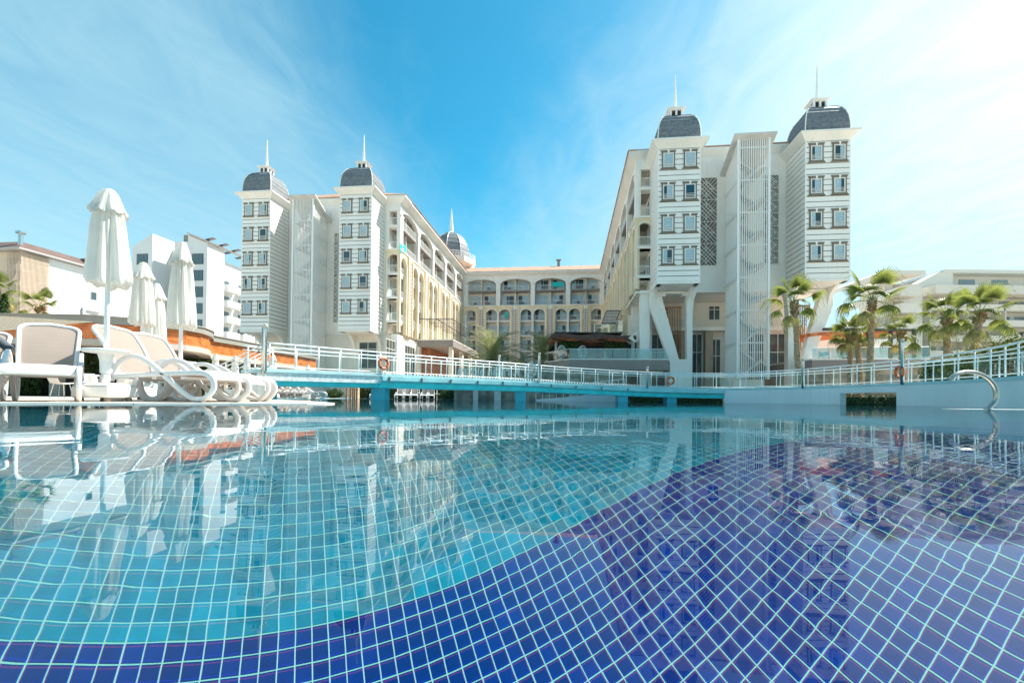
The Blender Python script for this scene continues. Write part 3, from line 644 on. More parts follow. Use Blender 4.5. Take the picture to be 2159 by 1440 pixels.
# ---- stair cage with vertical slats
def stair_cage(B, a0, a1, b0, b1, z0, z1, side):
    cage = B.add('stair_core', MB().box(a0 + .9, a1 - .9, b1 - 1.0, b1 - .1, z0, z1 - .6), mat('stair_shade_grey', (.62, .60, .56), .8, .1, 1))  # grey instead of white: shade inside the roofed cage put into the colour
    slat = MB().box(-.034, .034, -.03, .03, 0, z1 - z0 - .25).mesh('slat', RAILW)
    n = 14
    for i in range(n + 1): B.inst('slat', slat, a0 + (a1 - a0) * i / n, b0, z0, cage)
    xs = a0 if side < 0 else a1; n2 = 16
    for i in range(1, n2): B.inst('slat', slat, xs, b0 + (b1 - b0) * i / n2, z0, cage, R(90))
    for a in (a0, a1): B.add('cage_post', MB().box(a - .10, a + .10, b0 - .12, b0 + .08, z0, z1 - .2), RAILW, cage)
    z = z0 + .3
    while z < z1 - .4:
        B.add('cage_rail', MB().box(a0 - .05, a1 + .05, b0 + .05, b0 + .13, z, z + .14).box(xs - .06, xs + .02, b0 + .14, b1, z, z + .14), RAILW, cage); z += 3.2
    # flights
    z = z0 + .2; d = 1; k = 0
    while z < z1 - 2.2:
        f = MB(); x0, x1 = (a0 + .45, a1 - .45) if d > 0 else (a1 - .45, a0 + .45)
        yb = b0 + .5 + (1.5 if d < 0 else 0)
        for s in range(9):
            u0, u1 = s / 9, (s + 1) / 9; xa, xb = sorted((x0 + (x1 - x0) * u0, x0 + (x1 - x0) * u1)); f.box(xa, xb, yb, yb + 1.3, z + 1.6 * u1 - .12, z + 1.6 * u1)
        f.prism([(x0, yb - .04, z - .05), (x1, yb - .04, z + 1.55), (x1, yb - .04, z + 1.85), (x0, yb - .04, z + .25)], (0, .03, 0))
        B.add('stair_flight', f, MT['stair_shade_grey'], cage)
        B.add('landing', MB().box(min(x1, x1 - d * .0) - .45, x1 + .45, b0 + .4, b0 + 3.6, z + 1.5, z + 1.62), MT['stair_shade_grey'], cage)
        z += 1.6; d = -d; k += 1
    # lean-to roof, low edge at the back
    m = MB(); m.hexa([(a0 - .55, b0 - .6, z1 - .05), (a1 + .55, b0 - .6, z1 - .05), (a1 + .55, b1 + .6, z1 - 2.2), (a0 - .55, b1 + .6, z1 - 2.2), (a0 - .55, b0 - .6, z1 + .09), (a1 + .55, b0 - .6, z1 + .09), (a1 + .55, b1 + .6, z1 - 2.0), (a0 - .55, b1 + .6, z1 - 2.0)])
    B.add('cage_roof', m, mat('grey_roof_sheet', (.62, .60, .57), .6, .1, 1), cage)
# ---- star-pattern lattice screen
def lattice(B, a0, a1, b, z0, z1):
    bk = B.add('screen_recess', MB().box(a0, a1, b - .012, b - .004, z0, z1), mat('screen_recess', (.17, .15, .12), .8, .15, 2))
    m = MB(); w = a1 - a0; cell = w; t = .02
    def bar(p, q):
        p = Vector((p[0], 0, p[1])); q = Vector((q[0], 0, q[1]))
        d = (q - p).normalized(); n = Vector((-d.z, 0, d.x)) * t
        P = [p + n, p - n, q - n, q + n]; m.prism([(v.x, b - .07, v.z) for v in P], (0, .055, 0))
    nz = round((z1 - z0) / cell); ch = (z1 - z0) / nz
    for i in range(nz):
        c0 = z0 + i * ch; cx, cz = (a0 + a1) / 2, c0 + ch / 2; hx, hz = w / 2, ch / 2
        for o in (-.5, -.25, 0, .25, .5):
            for s in (-1, 1):
                x0, x1 = cx - hx, cx + hx
                pz = lambda x: cz + s * (x - cx) * hz / hx + o * ch * .75
                # clip to the cell
                seg = [(x, pz(x)) for x in [x0 + (x1 - x0) * j / 24 for j in range(25)] if c0 <= pz(x) <= c0 + ch]
                if len(seg) > 1: bar(seg[0], seg[-1])
        for s in (-1, 1): bar((cx, cz + s * hz * .30), (cx, cz + s * hz * .72)); bar((cx + s * hx * .30, cz), (cx + s * hx * .78, cz))
        bar((a0, c0), (a1, c0))
    B.add('lattice', m, RAILW, bk)
    fr = MB().box(a0 - .07, a0, b - .08, b - .002, z0 - .07, z1 + .07).box(a1, a1 + .07, b - .08, b - .002, z0 - .07, z1 + .07).box(a0, a1, b - .08, b - .002, z1, z1 + .07).box(a0, a1, b - .08, b - .002, z0 - .07, z0)
    B.add('screen_frame', fr, WHITE, bk)
# ---------------------------------------------------------------- left wing
LW = Bld('hotel_wing', -33, 59, 'white hotel wing left of the courtyard, five window rows on its twin domed towers')
BF = 57.0; WB = 61.1; FA = -22.6
e = [hb(x, 560, BF)[0] for x in (508.5, 568.5, 714.5, 782.5)]
tower(LW, e[0], e[1], BF, 8.7, 25.8, 5, 24.35, 1, dark={(1, 1)})
tower(LW, e[2], e[3], BF, 8.7, 25.8, 5, 24.35, 1, dark={(2, 0), (3, 1)})
LW.add('wall', MB().box(-42.3, FA - 2.02, WB, 99.9, 8.6, 26.3), WHITE)
LW.add('ground_floor', MB().box(-42.2, FA - .35, WB + .02, 99.8, 0, 8.58), CREAM)
LW.add('front_eave', MB().frus((-42.4, FA - 2.0, WB - .02, WB + 2), (-42.4, FA - 2.0, WB - .5, WB + 2), 26.3, 26.8).box(-42.4, FA - 2.0, WB - .55, WB + 2, 26.801, 27.04), WHITE)
tfL = lambda x, y, z: (FA - y, WB + x, z)
arcade(LW, tfL, 38.8, 5, R(90), 8.9, 11)
def loggia_end(B, a0, a1, b, z_low, y_split=20.0, top=26.3):
    tf = lambda x, y, z: (a0 + x, b + y, z); w = a1 - a0
    m = MB(); arch_panel(m, 0, w, z_low, y_split, [(.22, w - .22, y_split - 1.35, .75)], 0, .4, tf); B.add('loggia_arch', m, YELLOW)
    m = MB(); arch_trim(m, .22, w - .22, z_low + .02, y_split - 1.35, .75, 0, tf, .1, .05); B.add('arch_moulding', m, SIDING)
    m = MB(); m.box(a0, a1, b, b + .4, top - 1.1, top)
    for x in (a0, a1 - .42): m.box(x, x + .42, b, b + .4, y_split, top - 1.1)
    B.add('loggia_frame', m, WHITE)
    B.add('string_course', MB().box(a0 - .05, a1 + .1, b - .12, b - .002, y_split - .08, y_split + .08), SIDING)
    r = railing_mesh(w - .46); z = 23.3
    while z > z_low - .3:
        o = B.add('balcony', MB().box(a0 + .03, a1 - .03, b + .02, b + 1.2, z - .3, z - .003), WHITE); B.inst('railing', r, (a0 + a1) / 2, b + .08, z, o); z -= 3.2
    B.add('front_eave', MB().frus((a0, a1 + .1, b - .02, b + 2), (a0, a1 + .8, b - .5, b + 2), top - .002, top + .5).box(a0, a1 + .84, b - .55, b + 2, top + .503, top + .745), WHITE)
loggia_end(LW, FA - 1.98, FA + .04, WB - .12, 8.9)
roof_slab(LW, [(-43, WB - .6, 27.05), (FA + .9, WB - .6, 27.05), (-32.6, WB + 10, 32.4)])
roof_slab(LW, [(FA + .9, WB - .6, 27.05), (FA + .9, 110, 27.05), (-32.6, 110, 32.4), (-32.6, WB + 10, 32.4)])
roof_slab(LW, [(-43, WB - .6, 27.05), (-32.6, WB + 10, 32.4), (-32.6, 110, 32.4), (-43, 110, 27.05)])
sc = [hb(x, 560, BF + .3)[0] for x in (617, 659)]
stair_cage(LW, sc[0], sc[1], BF + .3, WB - .3, .1, 25.9, 1)
la = [hb(x, 560, WB)[0] for x in (705, 716)]
lattice(LW, la[0], la[1] + .35, WB, 10.3, 22.4)
def big_window(B, name, tf, w, z0, z1, nx, rz=0):
    f = MB(); t = .07
    f2 = lambda *q: f.hexa([tf(*p) for p in [(q[0], -.05, q[2]), (q[1], -.05, q[2]), (q[1], .0, q[2]), (q[0], .0, q[2]), (q[0], -.05, q[3]), (q[1], -.05, q[3]), (q[1], 0, q[3]), (q[0], 0, q[3])]])
    for i in range(nx + 1): x = i * (w - t) / nx; f2(x, x + t, z0, z1)
    for z in (z0, z0 + (z1 - z0) * .72, z1 - t): f2(0, w, z, z + t)
    o = B.add(name, f, FRAMEW)
    g = MB(); g.quad(tf(0, -.02, z0), tf(w, -.02, z0), tf(w, -.02, z1), tf(0, -.02, z1)); B.add('pane', g, MT['tower_glass'], o)
    g = MB(); g.quad(tf(0, -.008, z0), tf(w, -.008, z0), tf(w, -.008, z1), tf(0, -.008, z1)); B.add('dark_room', g, mat('dim_room', (.10, .10, .085), .6, .5, .8), o)
for x0, x1, za, zb in ((757, 795, 4.0, 7.6), (531, 556, 4.6, 6.6)):
    a0, a1 = hb(x0, 740, WB)[0], hb(x1, 740, WB)[0]
    big_window(LW, 'window', lambda x, y, z, a0=a0: (a0 + x, WB + y, z), a1 - a0, za, zb, 2)
for x0, x1 in ((813, 838), (853, 874), (893, 903)):
    b0, b1 = ha(x0, 745, FA - .35)[0], ha(x1, 745, FA - .35)[0]
    big_window(LW, 'window', lambda x, y, z, b0=b0: (FA - .35 - y, b0 + x, z), b1 - b0, 3.2, 7.6, 4)
LW.add('corner_pier', MB().box(FA - .9, FA - .1, WB - .5, WB + .4, 0, 8.58), WHITE)
for x in (845, 884): b = ha(x, 745, FA - .2)[0]; LW.add('pier', MB().box(FA - .345, FA - .1, b - .5, b + .5, 0, 8.58), WHITE)
def bracket(B, a, bf, bw, z, th=.35, r=2.6):
    pts = [(bf + .1, z)] + [(bw - r + r * math.sin(t), z - r + r * math.cos(t)) for t in [R(x) for x in range(0, 91, 10)]] + [(bw, z - r - .6), (bw + .05, z - r - .6), (bw + .05, z)]
    B.add('bracket', MB().prism([(a - th / 2, y, zz) for y, zz in pts], (th, 0, 0)), WHITE)
for a in (e[0] + .3, e[1] - .3, e[2] + .3, e[3] - .3): bracket(LW, a, BF, WB, 8.45)
# balcony terrace slab halfway along the side, with its pergola and columns
TB = Bld('terrace', -20, 72, 'taupe edged balcony terrace with glass balustrade on the left wing above the columns', 'terrace')
TB.add('slab', MB().box(FA - .3, -17.4, 69.8, 92, 7.95, 8.9), TAUPE_W)
TB.add('slab_edge', MB().box(FA - .3, -17.36, 69.76, 92, 8.902, 9.02), WHITE)
for i in range(8): TB.add('glass_panel', MB().box(-17.47, -17.45, 70 + i * 2.6, 72.5 + i * 2.6, 9.03, 10.1), GLASSR)
for i in range(2): TB.add('glass_panel', MB().box(FA + .1 + i * 2.55, FA + 2.5 + i * 2.55, 69.84, 69.86, 9.03, 10.1), GLASSR)
for b in (71, 78, 85): TB.add('column', MB().box(-18.3, -17.7, b - .35, b + .35, 0, 7.94), CREAM)
pg = TB.add('pergola_frame', MB().box(FA - .3, -17.7, 70.4, 70.5, 12.2, 12.3).box(-17.8, -17.7, 70.5, 92, 12.2, 12.3).box(-20.3, -20.2, 70.5, 92, 12.2, 12.3).box(-17.8, -17.7, 76, 76.1, 9.02, 12.2).box(-17.8, -17.7, 83, 83.1, 9.02, 12.2), BLACKM)
for i in range(14): TB.add('pergola_bar', MB().box(FA - .3, -17.8, 71.9 + i * 1.45, 71.98 + i * 1.45, 12.302, 12.36), BLACKM, pg)
TB.add('restaurant_front', MB().box(FA - .3, -21.5, 72, 92, 0, 7.9), BROWN_W)

# ---------------------------------------------------------------- right wing
RW = Bld('hotel_wing', 17, 52, 'white hotel wing right of the courtyard, raised on slanted legs under twin domed towers')
BR = 48.6; WR = 52.7; FR = 7.05
q = [hb(x, 440, BR)[0] for x in (1386.5, 1477, 1697.5, 1793)]
tower(RW, q[0], q[1], BR, 12.0, 25.25, 4, 24.1, -1, dark={(1, 1)})
tower(RW, q[2], q[3], BR, 12.0, 25.25, 4, 24.1, -1)
RW.add('wall', MB().box(FR + 2.02, q[3] - .2, WR, 99.9, 12.0, 26.3), WHITE)
RW.add('front_eave', MB().frus((FR + 2.0, q[3], WR - .02, WR + 2), (FR + 2.0, q[3], WR - .5, WR + 2), 26.3, 26.8).box(FR + 2.0, q[3], WR - .55, WR + 2, 26.801, 27.04), WHITE)
tfR = lambda x, y, z: (FR + y, WR + x, z)
arcade(RW, tfR, 47.2, 6, R(-90), 12.2, 23)
tfm = lambda B, *a: None
def loggia_end_r(B, a0, a1, b, z_low):
    loggia_end(B, a0, a1, b, z_low)
loggia_end(RW, FR - .04, FR + 1.98, WR - .12, 12.2)
RW.add('side_eave', MB().frus((FR - .05, FR + 2, WR - .03, WR + 1.9), (FR - .75, FR + 2, WR - .52, WR + 1.9), 26.305, 26.79).box(FR - .82, FR + 2, WR - .57, WR + 1.9, 26.803, 27.035), WHITE)
roof_slab(RW, [(FR - .9, WR - .6, 27.05), (q[3] + .3, WR - .6, 27.05), (17.2, WR + 10, 32.4)])
roof_slab(RW, [(FR - .9, WR - .6, 27.05), (17.2, WR + 10, 32.4), (17.2, 110, 32.4), (FR - .9, 110, 27.05)])
roof_slab(RW, [(q[3] + .3, WR - .6, 27.05), (q[3] + .3, 110, 27.05), (17.2, 110, 32.4), (17.2, WR + 10, 32.4)])
sr = [hb(x, 440, BR + .1)[0] for x in (1556, 1621)]
stair_cage(RW, sr[0], sr[1], BR + .1, WR - .2, 2.3, 26.1, -1)
RW.add('cage_plinth', MB().box(sr[0] - .3, sr[1] - .3, BR + .2, WR, 0, 2.28), CREAM)
la = [hb(x, 440, WR)[0] for x in (1477, 1511, 1621, 1641)]
lattice(RW, la[0] - .5, la[1], WR, 14.6, 24.0)
lattice(RW, la[2] - .5, la[3], WR, 14.6, 24.0)
# undercroft
RW.add('undercroft_ceiling', MB().box(FR + .1, q[3] - .3, WR - .1, 66, 11.72, 11.97), WHITE)
RW.add('undercroft_wall', MB().box(FR + 1.6, q[3] - .4, 58, 66, 0, 11.7), CREAM)
RW.add('undercroft_slab', MB().box(FR + 3.2, q[3] - .4, 56.4, 57.98, 8.2, 8.6), WHITE)
LB0, LB1 = 51.75, 52.65
def V_leg(ac, s):
    P = lambda x, z: (ac + s * x, z)
    out = [(-2.15, 11.7), (-2.15, 10.1), (-2.05, 9.8), (-.1, 4.1), (-.1, 0), (2.16, 0), (2.16, 9.4), (2.28, 10.8), (2.6, 11.7)]
    inn = [(-.95, 10.9), (-.95, 11.2), (-.6, 11.2), (-.6, 11.45), (1.1, 11.45), (1.1, 11.2), (1.52, 11.2), (1.62, 4.5), (.8, 4.5)]
    o3 = [Vector((*P(x, z), 0)) for x, z in out]; i3 = [Vector((*P(x, z), 0)) for x, z in inn]
    m = MB(); pts = o3 + i3; tri = geometry.tessellate_polygon([o3, i3])
    for y, fl in ((LB0, 1), (LB1, -1)):
        n = len(m.v); m.v += [(p.x, y, p.y) for p in pts]
        for t in tri: m.f.append(tuple(n + k for k in (t if fl > 0 else reversed(t)))); m.m.append(0)
    for loop in (o3, i3):
        for i in range(len(loop)):
            p, r = loop[i], loop[(i + 1) % len(loop)]; m.quad((p.x, LB0, p.y), (r.x, LB0, r.y), (r.x, LB1, r.y), (p.x, LB1, p.y))
    RW.add('slanted_leg', m, WHITE)
    # hanging timber screen inside the leg
    x0, x1 = sorted((ac + s * -.6, ac + s * 1.3))
    sm = RW.add('timber_screen', MB().box(x0, x1, LB1 + .5, LB1 + .56, 10.2, 10.35).box(x0 + .5, x1, LB1 + .5, LB1 + .56, 4.0, 4.15), BROWN_W)
    sl = mat('timber_slat', (.36, .16, .07), .6, .3, 2)
    for i in range(12):
        u = i / 11; xa = x0 + (x1 - x0) * u if s > 0 else x1 - (x1 - x0) * u
        zb = 10.2 - 6.1 * min(1, u * 1.6 + .05)
        RW.add('slat', MB().box(xa - .045, xa + .045, LB1 + .57, LB1 + .62, zb, 10.3), sl, sm)
c1, c2 = (q[0] + q[1]) / 2, (q[2] + q[3]) / 2
V_leg(c1, 1); V_leg(c2, -1)
for a in (q[0] + .25, q[1] - .25, q[2] + .25, q[3] - .25): bracket(RW, a, BR, LB0 - .002, 11.74, .35, 2.0)
for a, b in ((c1 + 5.3, 57.3), (c1 + 2.4, 57.0), (c2 - 5.0, 57), (c2 + .9, 57)): RW.add('column', MB().box(a - .42, a + .42, b - .4, b + .4, 0, 8.18), mat('brown_column', (.42, .33, .25), .7, .1, 1))
for x0, x1, z0, z1 in ((c1 + 3.6, c1 + 4.8, .2, 8.0), (c1 + 5.8, c1 + 6.9, .2, 7.4), (c1 - 1.2, c1 + .6, .2, 8.0), (c1 + .9, c1 + 2.8, .2, 8.0), (c1 - 3.0, c1 - 1.6, .2, 8.0), (c2 - 1.6, c2 + .4, .2, 8.0), (c2 - 4.4, c2 - 2.0, .2, 8.0)):
    big_window(RW, 'glazed_door', lambda x, y, z, x0=x0: (x0 + x, 58 + y, z), x1 - x0, z0, z1, 2)
for x0, x1, z0 in ((c1 + 5.5, c1 + 6.8, 9.6), (c1 - .5, c1 + .9, 9.3)): big_window(RW, 'window', lambda x, y, z, x0=x0: (x0 + x, 58 + y, z), x1 - x0, z0, 11.3, 2)
for x0 in (c1 - 2.2, c1 + .6, c2 - 6.3, c2 - 3.2): RW.inst('railing', railing_mesh(2.6), x0 + 1.3, 56.5, 8.6)
RW.add('courtyard_wall', MB().box(FR + 1.5, FR + 2.0, WR + 1, 99, 0, 12.1), WHITE)
for b in (WR + .6, 60, 68, 77): RW.add('pier', MB().box(FR + .6, FR + 1.6, b - .5, b + .5, 0, 12.1), WHITE)
RW.add('fin', MB().box(FR - .3, FR + .3, 61.4, 61.9, 5.8, 12.2), YELLOW)

# ---------------------------------------------------------------- rear wing and its dome
BW = Bld('hotel_wing', -7.6, 103, 'rear hotel wing closing the courtyard, white arches over yellow arcades')
arcade(BW, lambda x, y, z: (FA + x, 100 + y, z), 29.65, 4, 0, 4.2, 37)
BW.add('wall', MB().box(FA + .01, FR, 102.02, 116, 0, 26.3), WHITE)
roof_slab(BW, [(FA - 2, 99.1, 27.06), (FR + 2, 99.1, 27.06), (FR + 2, 109, 30.6), (FA - 2, 109, 30.6)])
BW.add('roof_vent', MB().box(-2.9, -2.3, 108, 108.6, 30.6, 31.8).box(-3.2, -2.0, 107.8, 108.8, 31.81, 31.95), GREYF)
DM = Bld('dome_tower', -28, 109.4, 'large grey ribbed dome with a white balcony ring and spire behind the left wing', 'tower')
c0 = (-28, 109.4); rD = 4.3; z0 = 33.0
DM.add('drum', MB().lathe([(4.6, 20), (4.6, 30.6), (5.9, 31.4), (5.9, 32.6), (4.4, 32.62)], (*c0, 0), 8), WHITE)
dp = [(1.0, 0), (1.0, .12), (.97, .3), (.91, .48), (.80, .66), (.63, .82), (.42, .94), (.2, 1.0)]
dm = DM.add('dome', MB().lathe([(rD * .9 * r, z0 + t * 6.2) for r, t in dp], (*c0, 0), 8), SLATE)
for i in range(len(dp) - 1):
    for k in range(8):
        a0_, a1_ = 2 * math.pi * k / 8, 2 * math.pi * (k + 1) / 8
        (r0, t0), (r1, t1) = dp[i], dp[i + 1]; R0, R1 = rD * r0 + .04, rD * r1
        P = lambda r, a, t: (c0[0] + r * math.cos(a), c0[1] + r * math.sin(a), z0 + t * 6.2)
        m = MB(); m.quad(P(R0, a0_, t0), P(R0, a1_, t0), P(R1, a1_, t1), P(R1, a0_, t1)); m.quad(P(R0, a0_, t0), P(R0 - .1, a0_, t0), P(R0 - .1, a1_, t0), P(R0, a1_, t0)); DM.add('roof_panel', m, SLATE, dm)
for k in range(8):
    a = 2 * math.pi * k / 8; DM.add('rib', MB().tube([(c0[0] + (rD * r + .03) * math.cos(a), c0[1] + (rD * r + .03) * math.sin(a), z0 + t * 6.2) for r, t in dp], .07, 6), RAILW, dm)
DM.add('spire', MB().lathe([(.95, z0 + 6.1), (.55, z0 + 6.5), (.5, z0 + 7.3), (.28, z0 + 9.5), (.03, z0 + 12.2)], (*c0, 0), 12), RAILW, dm)
for k in range(8):
    a0_, a1_ = 2 * math.pi * k / 8, 2 * math.pi * (k + 1) / 8
    P = lambda a: Vector((c0[0] + 5.8 * math.cos(a), c0[1] + 5.8 * math.sin(a), 0))
    p0, p1 = P(a0_), P(a1_); m = MB()
    for z in (33.6, 33.1): m.tube([p0 + Vector((0, 0, z)), p1 + Vector((0, 0, z))], .05, 6)
    for i in range(7): p = p0.lerp(p1, i / 7); m.box(p.x - .04, p.x + .04, p.y - .04, p.y + .04, 32.6, 33.6)
    DM.add('balustrade', m, RAILW)
# towels over balcony rails
for x, y, dep, w, h, lb in ((1176, 600, 100.05, 2.4, 1.0, 'wide turquoise towel over a top balcony rail of the rear wing'), (1068, 664, 100.30, .6, 1.1, 'narrow green towel on an arched balcony of the rear wing')):
    a, z = hb(x, y, dep); m = MB()
    for i in range(8):
        x0, x1 = -w / 2 + w * i / 8, -w / 2 + w * (i + 1) / 8; m.quad((x0, -.02 * (i % 2), -h / 2), (x1, -.02 * ((i + 1) % 2), -h / 2), (x1, -.02 * ((i + 1) % 2), h / 2), (x0, -.02 * (i % 2), h / 2))
    t = m.build('towel', TOWEL); t.location = H(a, dep - .05, z); t.rotation_euler.z = -BETA; s_ = t.modifiers.new('s', 'SOLIDIFY'); s_.thickness = .02; tag(t, lb, 'towel')
for i, x in enumerate((846, 852)):
    b, z = ha(x, 524, FA + .1); m = MB(); m.box(-.04, .0, -.5, .5, -.55, .55); t = m.build('towel', TOWEL); t.location = H(FA + .12, b + .3 * i, z); t.rotation_euler.z = -BETA
    tag(t, ('nearer' if i == 0 else 'farther') + ' of two turquoise towels on the left wing balcony rail beside the tower', 'towel', 'towels drying on the left wing')
# ================================================================ neighbours
def flat(px, Y): d = ray(px, 840); return Vector((d.x / d.y * Y, Y, 0))
# ---- far left: white block with a slatted beige stair tower
def left_stair_block():
    root = empty('apartment_block', flat(38, 90), -BETA); tag(root, 'white block with beige slatted stair tower beyond the pavilion at far left', 'building')
    T = 28.0; add = lambda n, m, mt, p=None, **k: m.build(n, mt, p or root, **k)
    LB = mat('plain_white_render', (.74, .74, .73), .8, .05, .2)
    add('wall', MB().box(-13, -.3, 4.9, 26, 0, T - .6), LB)
    add('stair_hall', MB().box(-9, -2.2, .4, 4.88, 0, T - .6), mat('beige_render', (.60, .48, .37), .8, .06, .4))
    sl = MB().box(-.05, .05, -.05, .05, 0, T - .8).mesh('slat', mat('beige_slat', (.62, .50, .39), .7, .08, 1))
    for i in range(11): put(sl, 'slat', root, (-3.0 + i * .30, 0, 0))
    for i in range(1, 24): put(sl, 'slat', root, (0, i * .21, 0))
    lp = mat('pale_landing', (.78, .72, .63), .7)
    for k in range(8):
        z = 2.0 + k * 3.15
        add('stair_flight', MB().prism([(-.5, .3, z), (-.5, 2.0, z + .1), (-.5, 3.9, z + 1.5), (-.5, 4.8, z + 1.5), (-.5, 4.8, z + 1.2), (-.5, 4.0, z + 1.15), (-.5, 2.1, z - .25), (-.5, .3, z - .3)], (-1.3, 0, 0)), lp)
        add('landing', MB().box(-3.0, -.6, .3, .5, z - .3, z + .9), lp)
    rf = mat('brown_roof', (.16, .10, .08), .8, .2, .5)
    add('roof', MB().prism([(.9, -1.0, T - .5), (-13, -1.0, T - .5), (-13, 27, T - .5), (.9, 27, T - .5)], (0, 0, .25)), mat('roof_edge', (.45, .44, .43), .6))
    add('roof_slope', MB().hexa([(.8, -.9, T - .24), (.8, 27, T - .24), (-13, 27, T - .24), (-13, -.9, T - .24), (-4, 3, T + 2.2), (-4, 24, T + 2.2), (-10, 24, T + 2.2), (-10, 3, T + 2.2)]), rf)
    add('chimney', MB().lathe([(.4, 0), (.4, 3.2), (.8, 3.3), (.8, 3.7)], (-1.8, 1.2, T - .2), 10), STEEL)
    add('roof_unit', MB().box(-2.5, -.4, 13.5, 15.5, T + .0, T + 1.6).box(-2.7, -.2, 13.3, 15.7, T + 1.62, T + 1.9), GREYF)
    def win(y, z, w=1.5, h=1.7):
        o = add('window', MB().box(-.34, -.22, y - .1, y + w + .1, z - .12, z - .02).box(-.34, -.22, y - .1, y + w + .1, z + h + .02, z + h + .12).box(-.34, -.22, y - .1, y, z - .02, z + h + .02).box(-.34, -.22, y + w, y + w + .1, z - .02, z + h + .02), mat('window_surround', (.45, .45, .47), .6))
        add('pane', MB().box(-.32, -.26, y, y + w, z, z + h), PANE, o)
    for z in (11.5, 15.0): win(13.2, z)
    win(13.2, 7.2); win(13.6, 21.0, 1.2, 1.6)
    add('bay_frame', MB().box(-.34, .15, 11.6, 12.2, 10.2, 18.3).box(-.34, .15, 11.6, 15.6, 18.31, 18.8).box(-.34, .15, 11.6, 15.6, 9.6, 10.19), mat('bay_grey', (.42, .43, .45), .7))
    for z in (6.2, 9.7, 13.2): win(22.4, z)
left_stair_block()
# ---- left: stepped block with dark windows and stacked balconies
def left_gable_block():
    Y = 90; root = empty('apartment_block', flat(432, Y), -BETA); tag(root, 'tall pale block with dark windows and white balconies between pavilion and hotel', 'building')
    add = lambda n, m, mt, p=None: m.build(n, mt, p or root)
    LB = MT['plain_white_render']; s = Y / 1000
    W = lambda px: (px - 432) * s / .985
    # blocks: left gable, recess, right gable
    add('wall', MB().prism([(W(280), -2, 0), (W(326), -2, 0), (W(326), -2, 30.6), (W(280), -2, 28.2)], (0, 12, 0)), LB)
    add('wall', MB().box(W(326) + .01, W(356), 2.5, 20, 0, 28.9), LB)
    add('wall', MB().prism([(W(356) + .01, 0, 0), (0, 0, 0), (0, 0, 29.2), (W(387), 0, 30.9), (W(387), 0, 29.6), (W(356) + .01, 0, 29.6)], (0, 4.5, 0)), LB)
    add('lift_head', MB().box(W(371), W(386), .6, 4, 29.6, 31.1), GREYF)
    add('wall', MB().box(-9, -1.2, 4.52, 22, 0, 27.4), LB)
    dk = mat('dark_window_frame', (.07, .07, .08), .5)
    def win(x0, x1, z0, z1, y):
        o = add('window', MB().box(x0, x1, y - .08, y - .002, z0, z1), dk)
        n = 3
        for i in range(n):
            a = x0 + .1 + (x1 - x0 - .1) * i / n; b = x0 + (x1 - x0 - .1) * (i + 1) / n
            add('pane', MB().box(a, b, y - .1, y - .085, z0 + .1, z1 - .1), MT['block_glass'], o)
        add('guard_glass', MB().box(x0, x1, y - .16, y - .14, z0 + .05, z0 + (z1 - z0) * .5), GLASSR, o)
    mat('block_glass', (.10, .14, .16), .05, spec=.8)
    for k in range(7):
        z = 26.2 - k * 3.15 - 1.0
        win(W(397), W(423), z, z + 2.0, 0)
        if k: win(W(357.5), W(364), z - .3, z + 1.7, 0)
        win(W(291), W(316), z - .4, z + 1.6, -2)
    add('roof', MB().prism([(.5, -.4, 29.1), (W(387), -.4, 31.0), (W(387), -.4, 31.3), (.7, -.4, 29.35)], (0, 22, 0)), mat('pale_roof', (.60, .50, .44), .8, .1, .5))
    bw = mat('balcony_white', (.82, .81, .79), .7)
    for k in range(7):
        z = 23.6 - k * 3.15 - 2.2
        for j, y in enumerate((5.0, 9.6, 14.2)):
            o = add('balcony', MB().box(-1.18, .55, y, y + 3.6, z - .2, z).box(.42, .55, y, y + 3.6, z + .003, z + 1.1).box(-1.18, .41, y, y + .12, z + .003, z + 1.1), bw)
            add('balcony_door', MB().box(-1.19, -1.12, y + .6, y + 2.4, z + .02, z + 2.2), MT['block_glass'], o)
    for i in range(5):
        y = 2 + i * 3.6; add('solar_panel', MB().hexa([(-4.2, y, 30.2), (-.6, y, 30.92), (-.6, y + 1.0, 30.92), (-4.2, y + 1.0, 30.2), (-4.2, y, 30.28), (-.6, y, 31.0), (-.6, y + 1.0, 31.0), (-4.2, y + 1.0, 30.28)]), mat('solar_panel', (.08, .08, .10), .3))
left_gable_block()
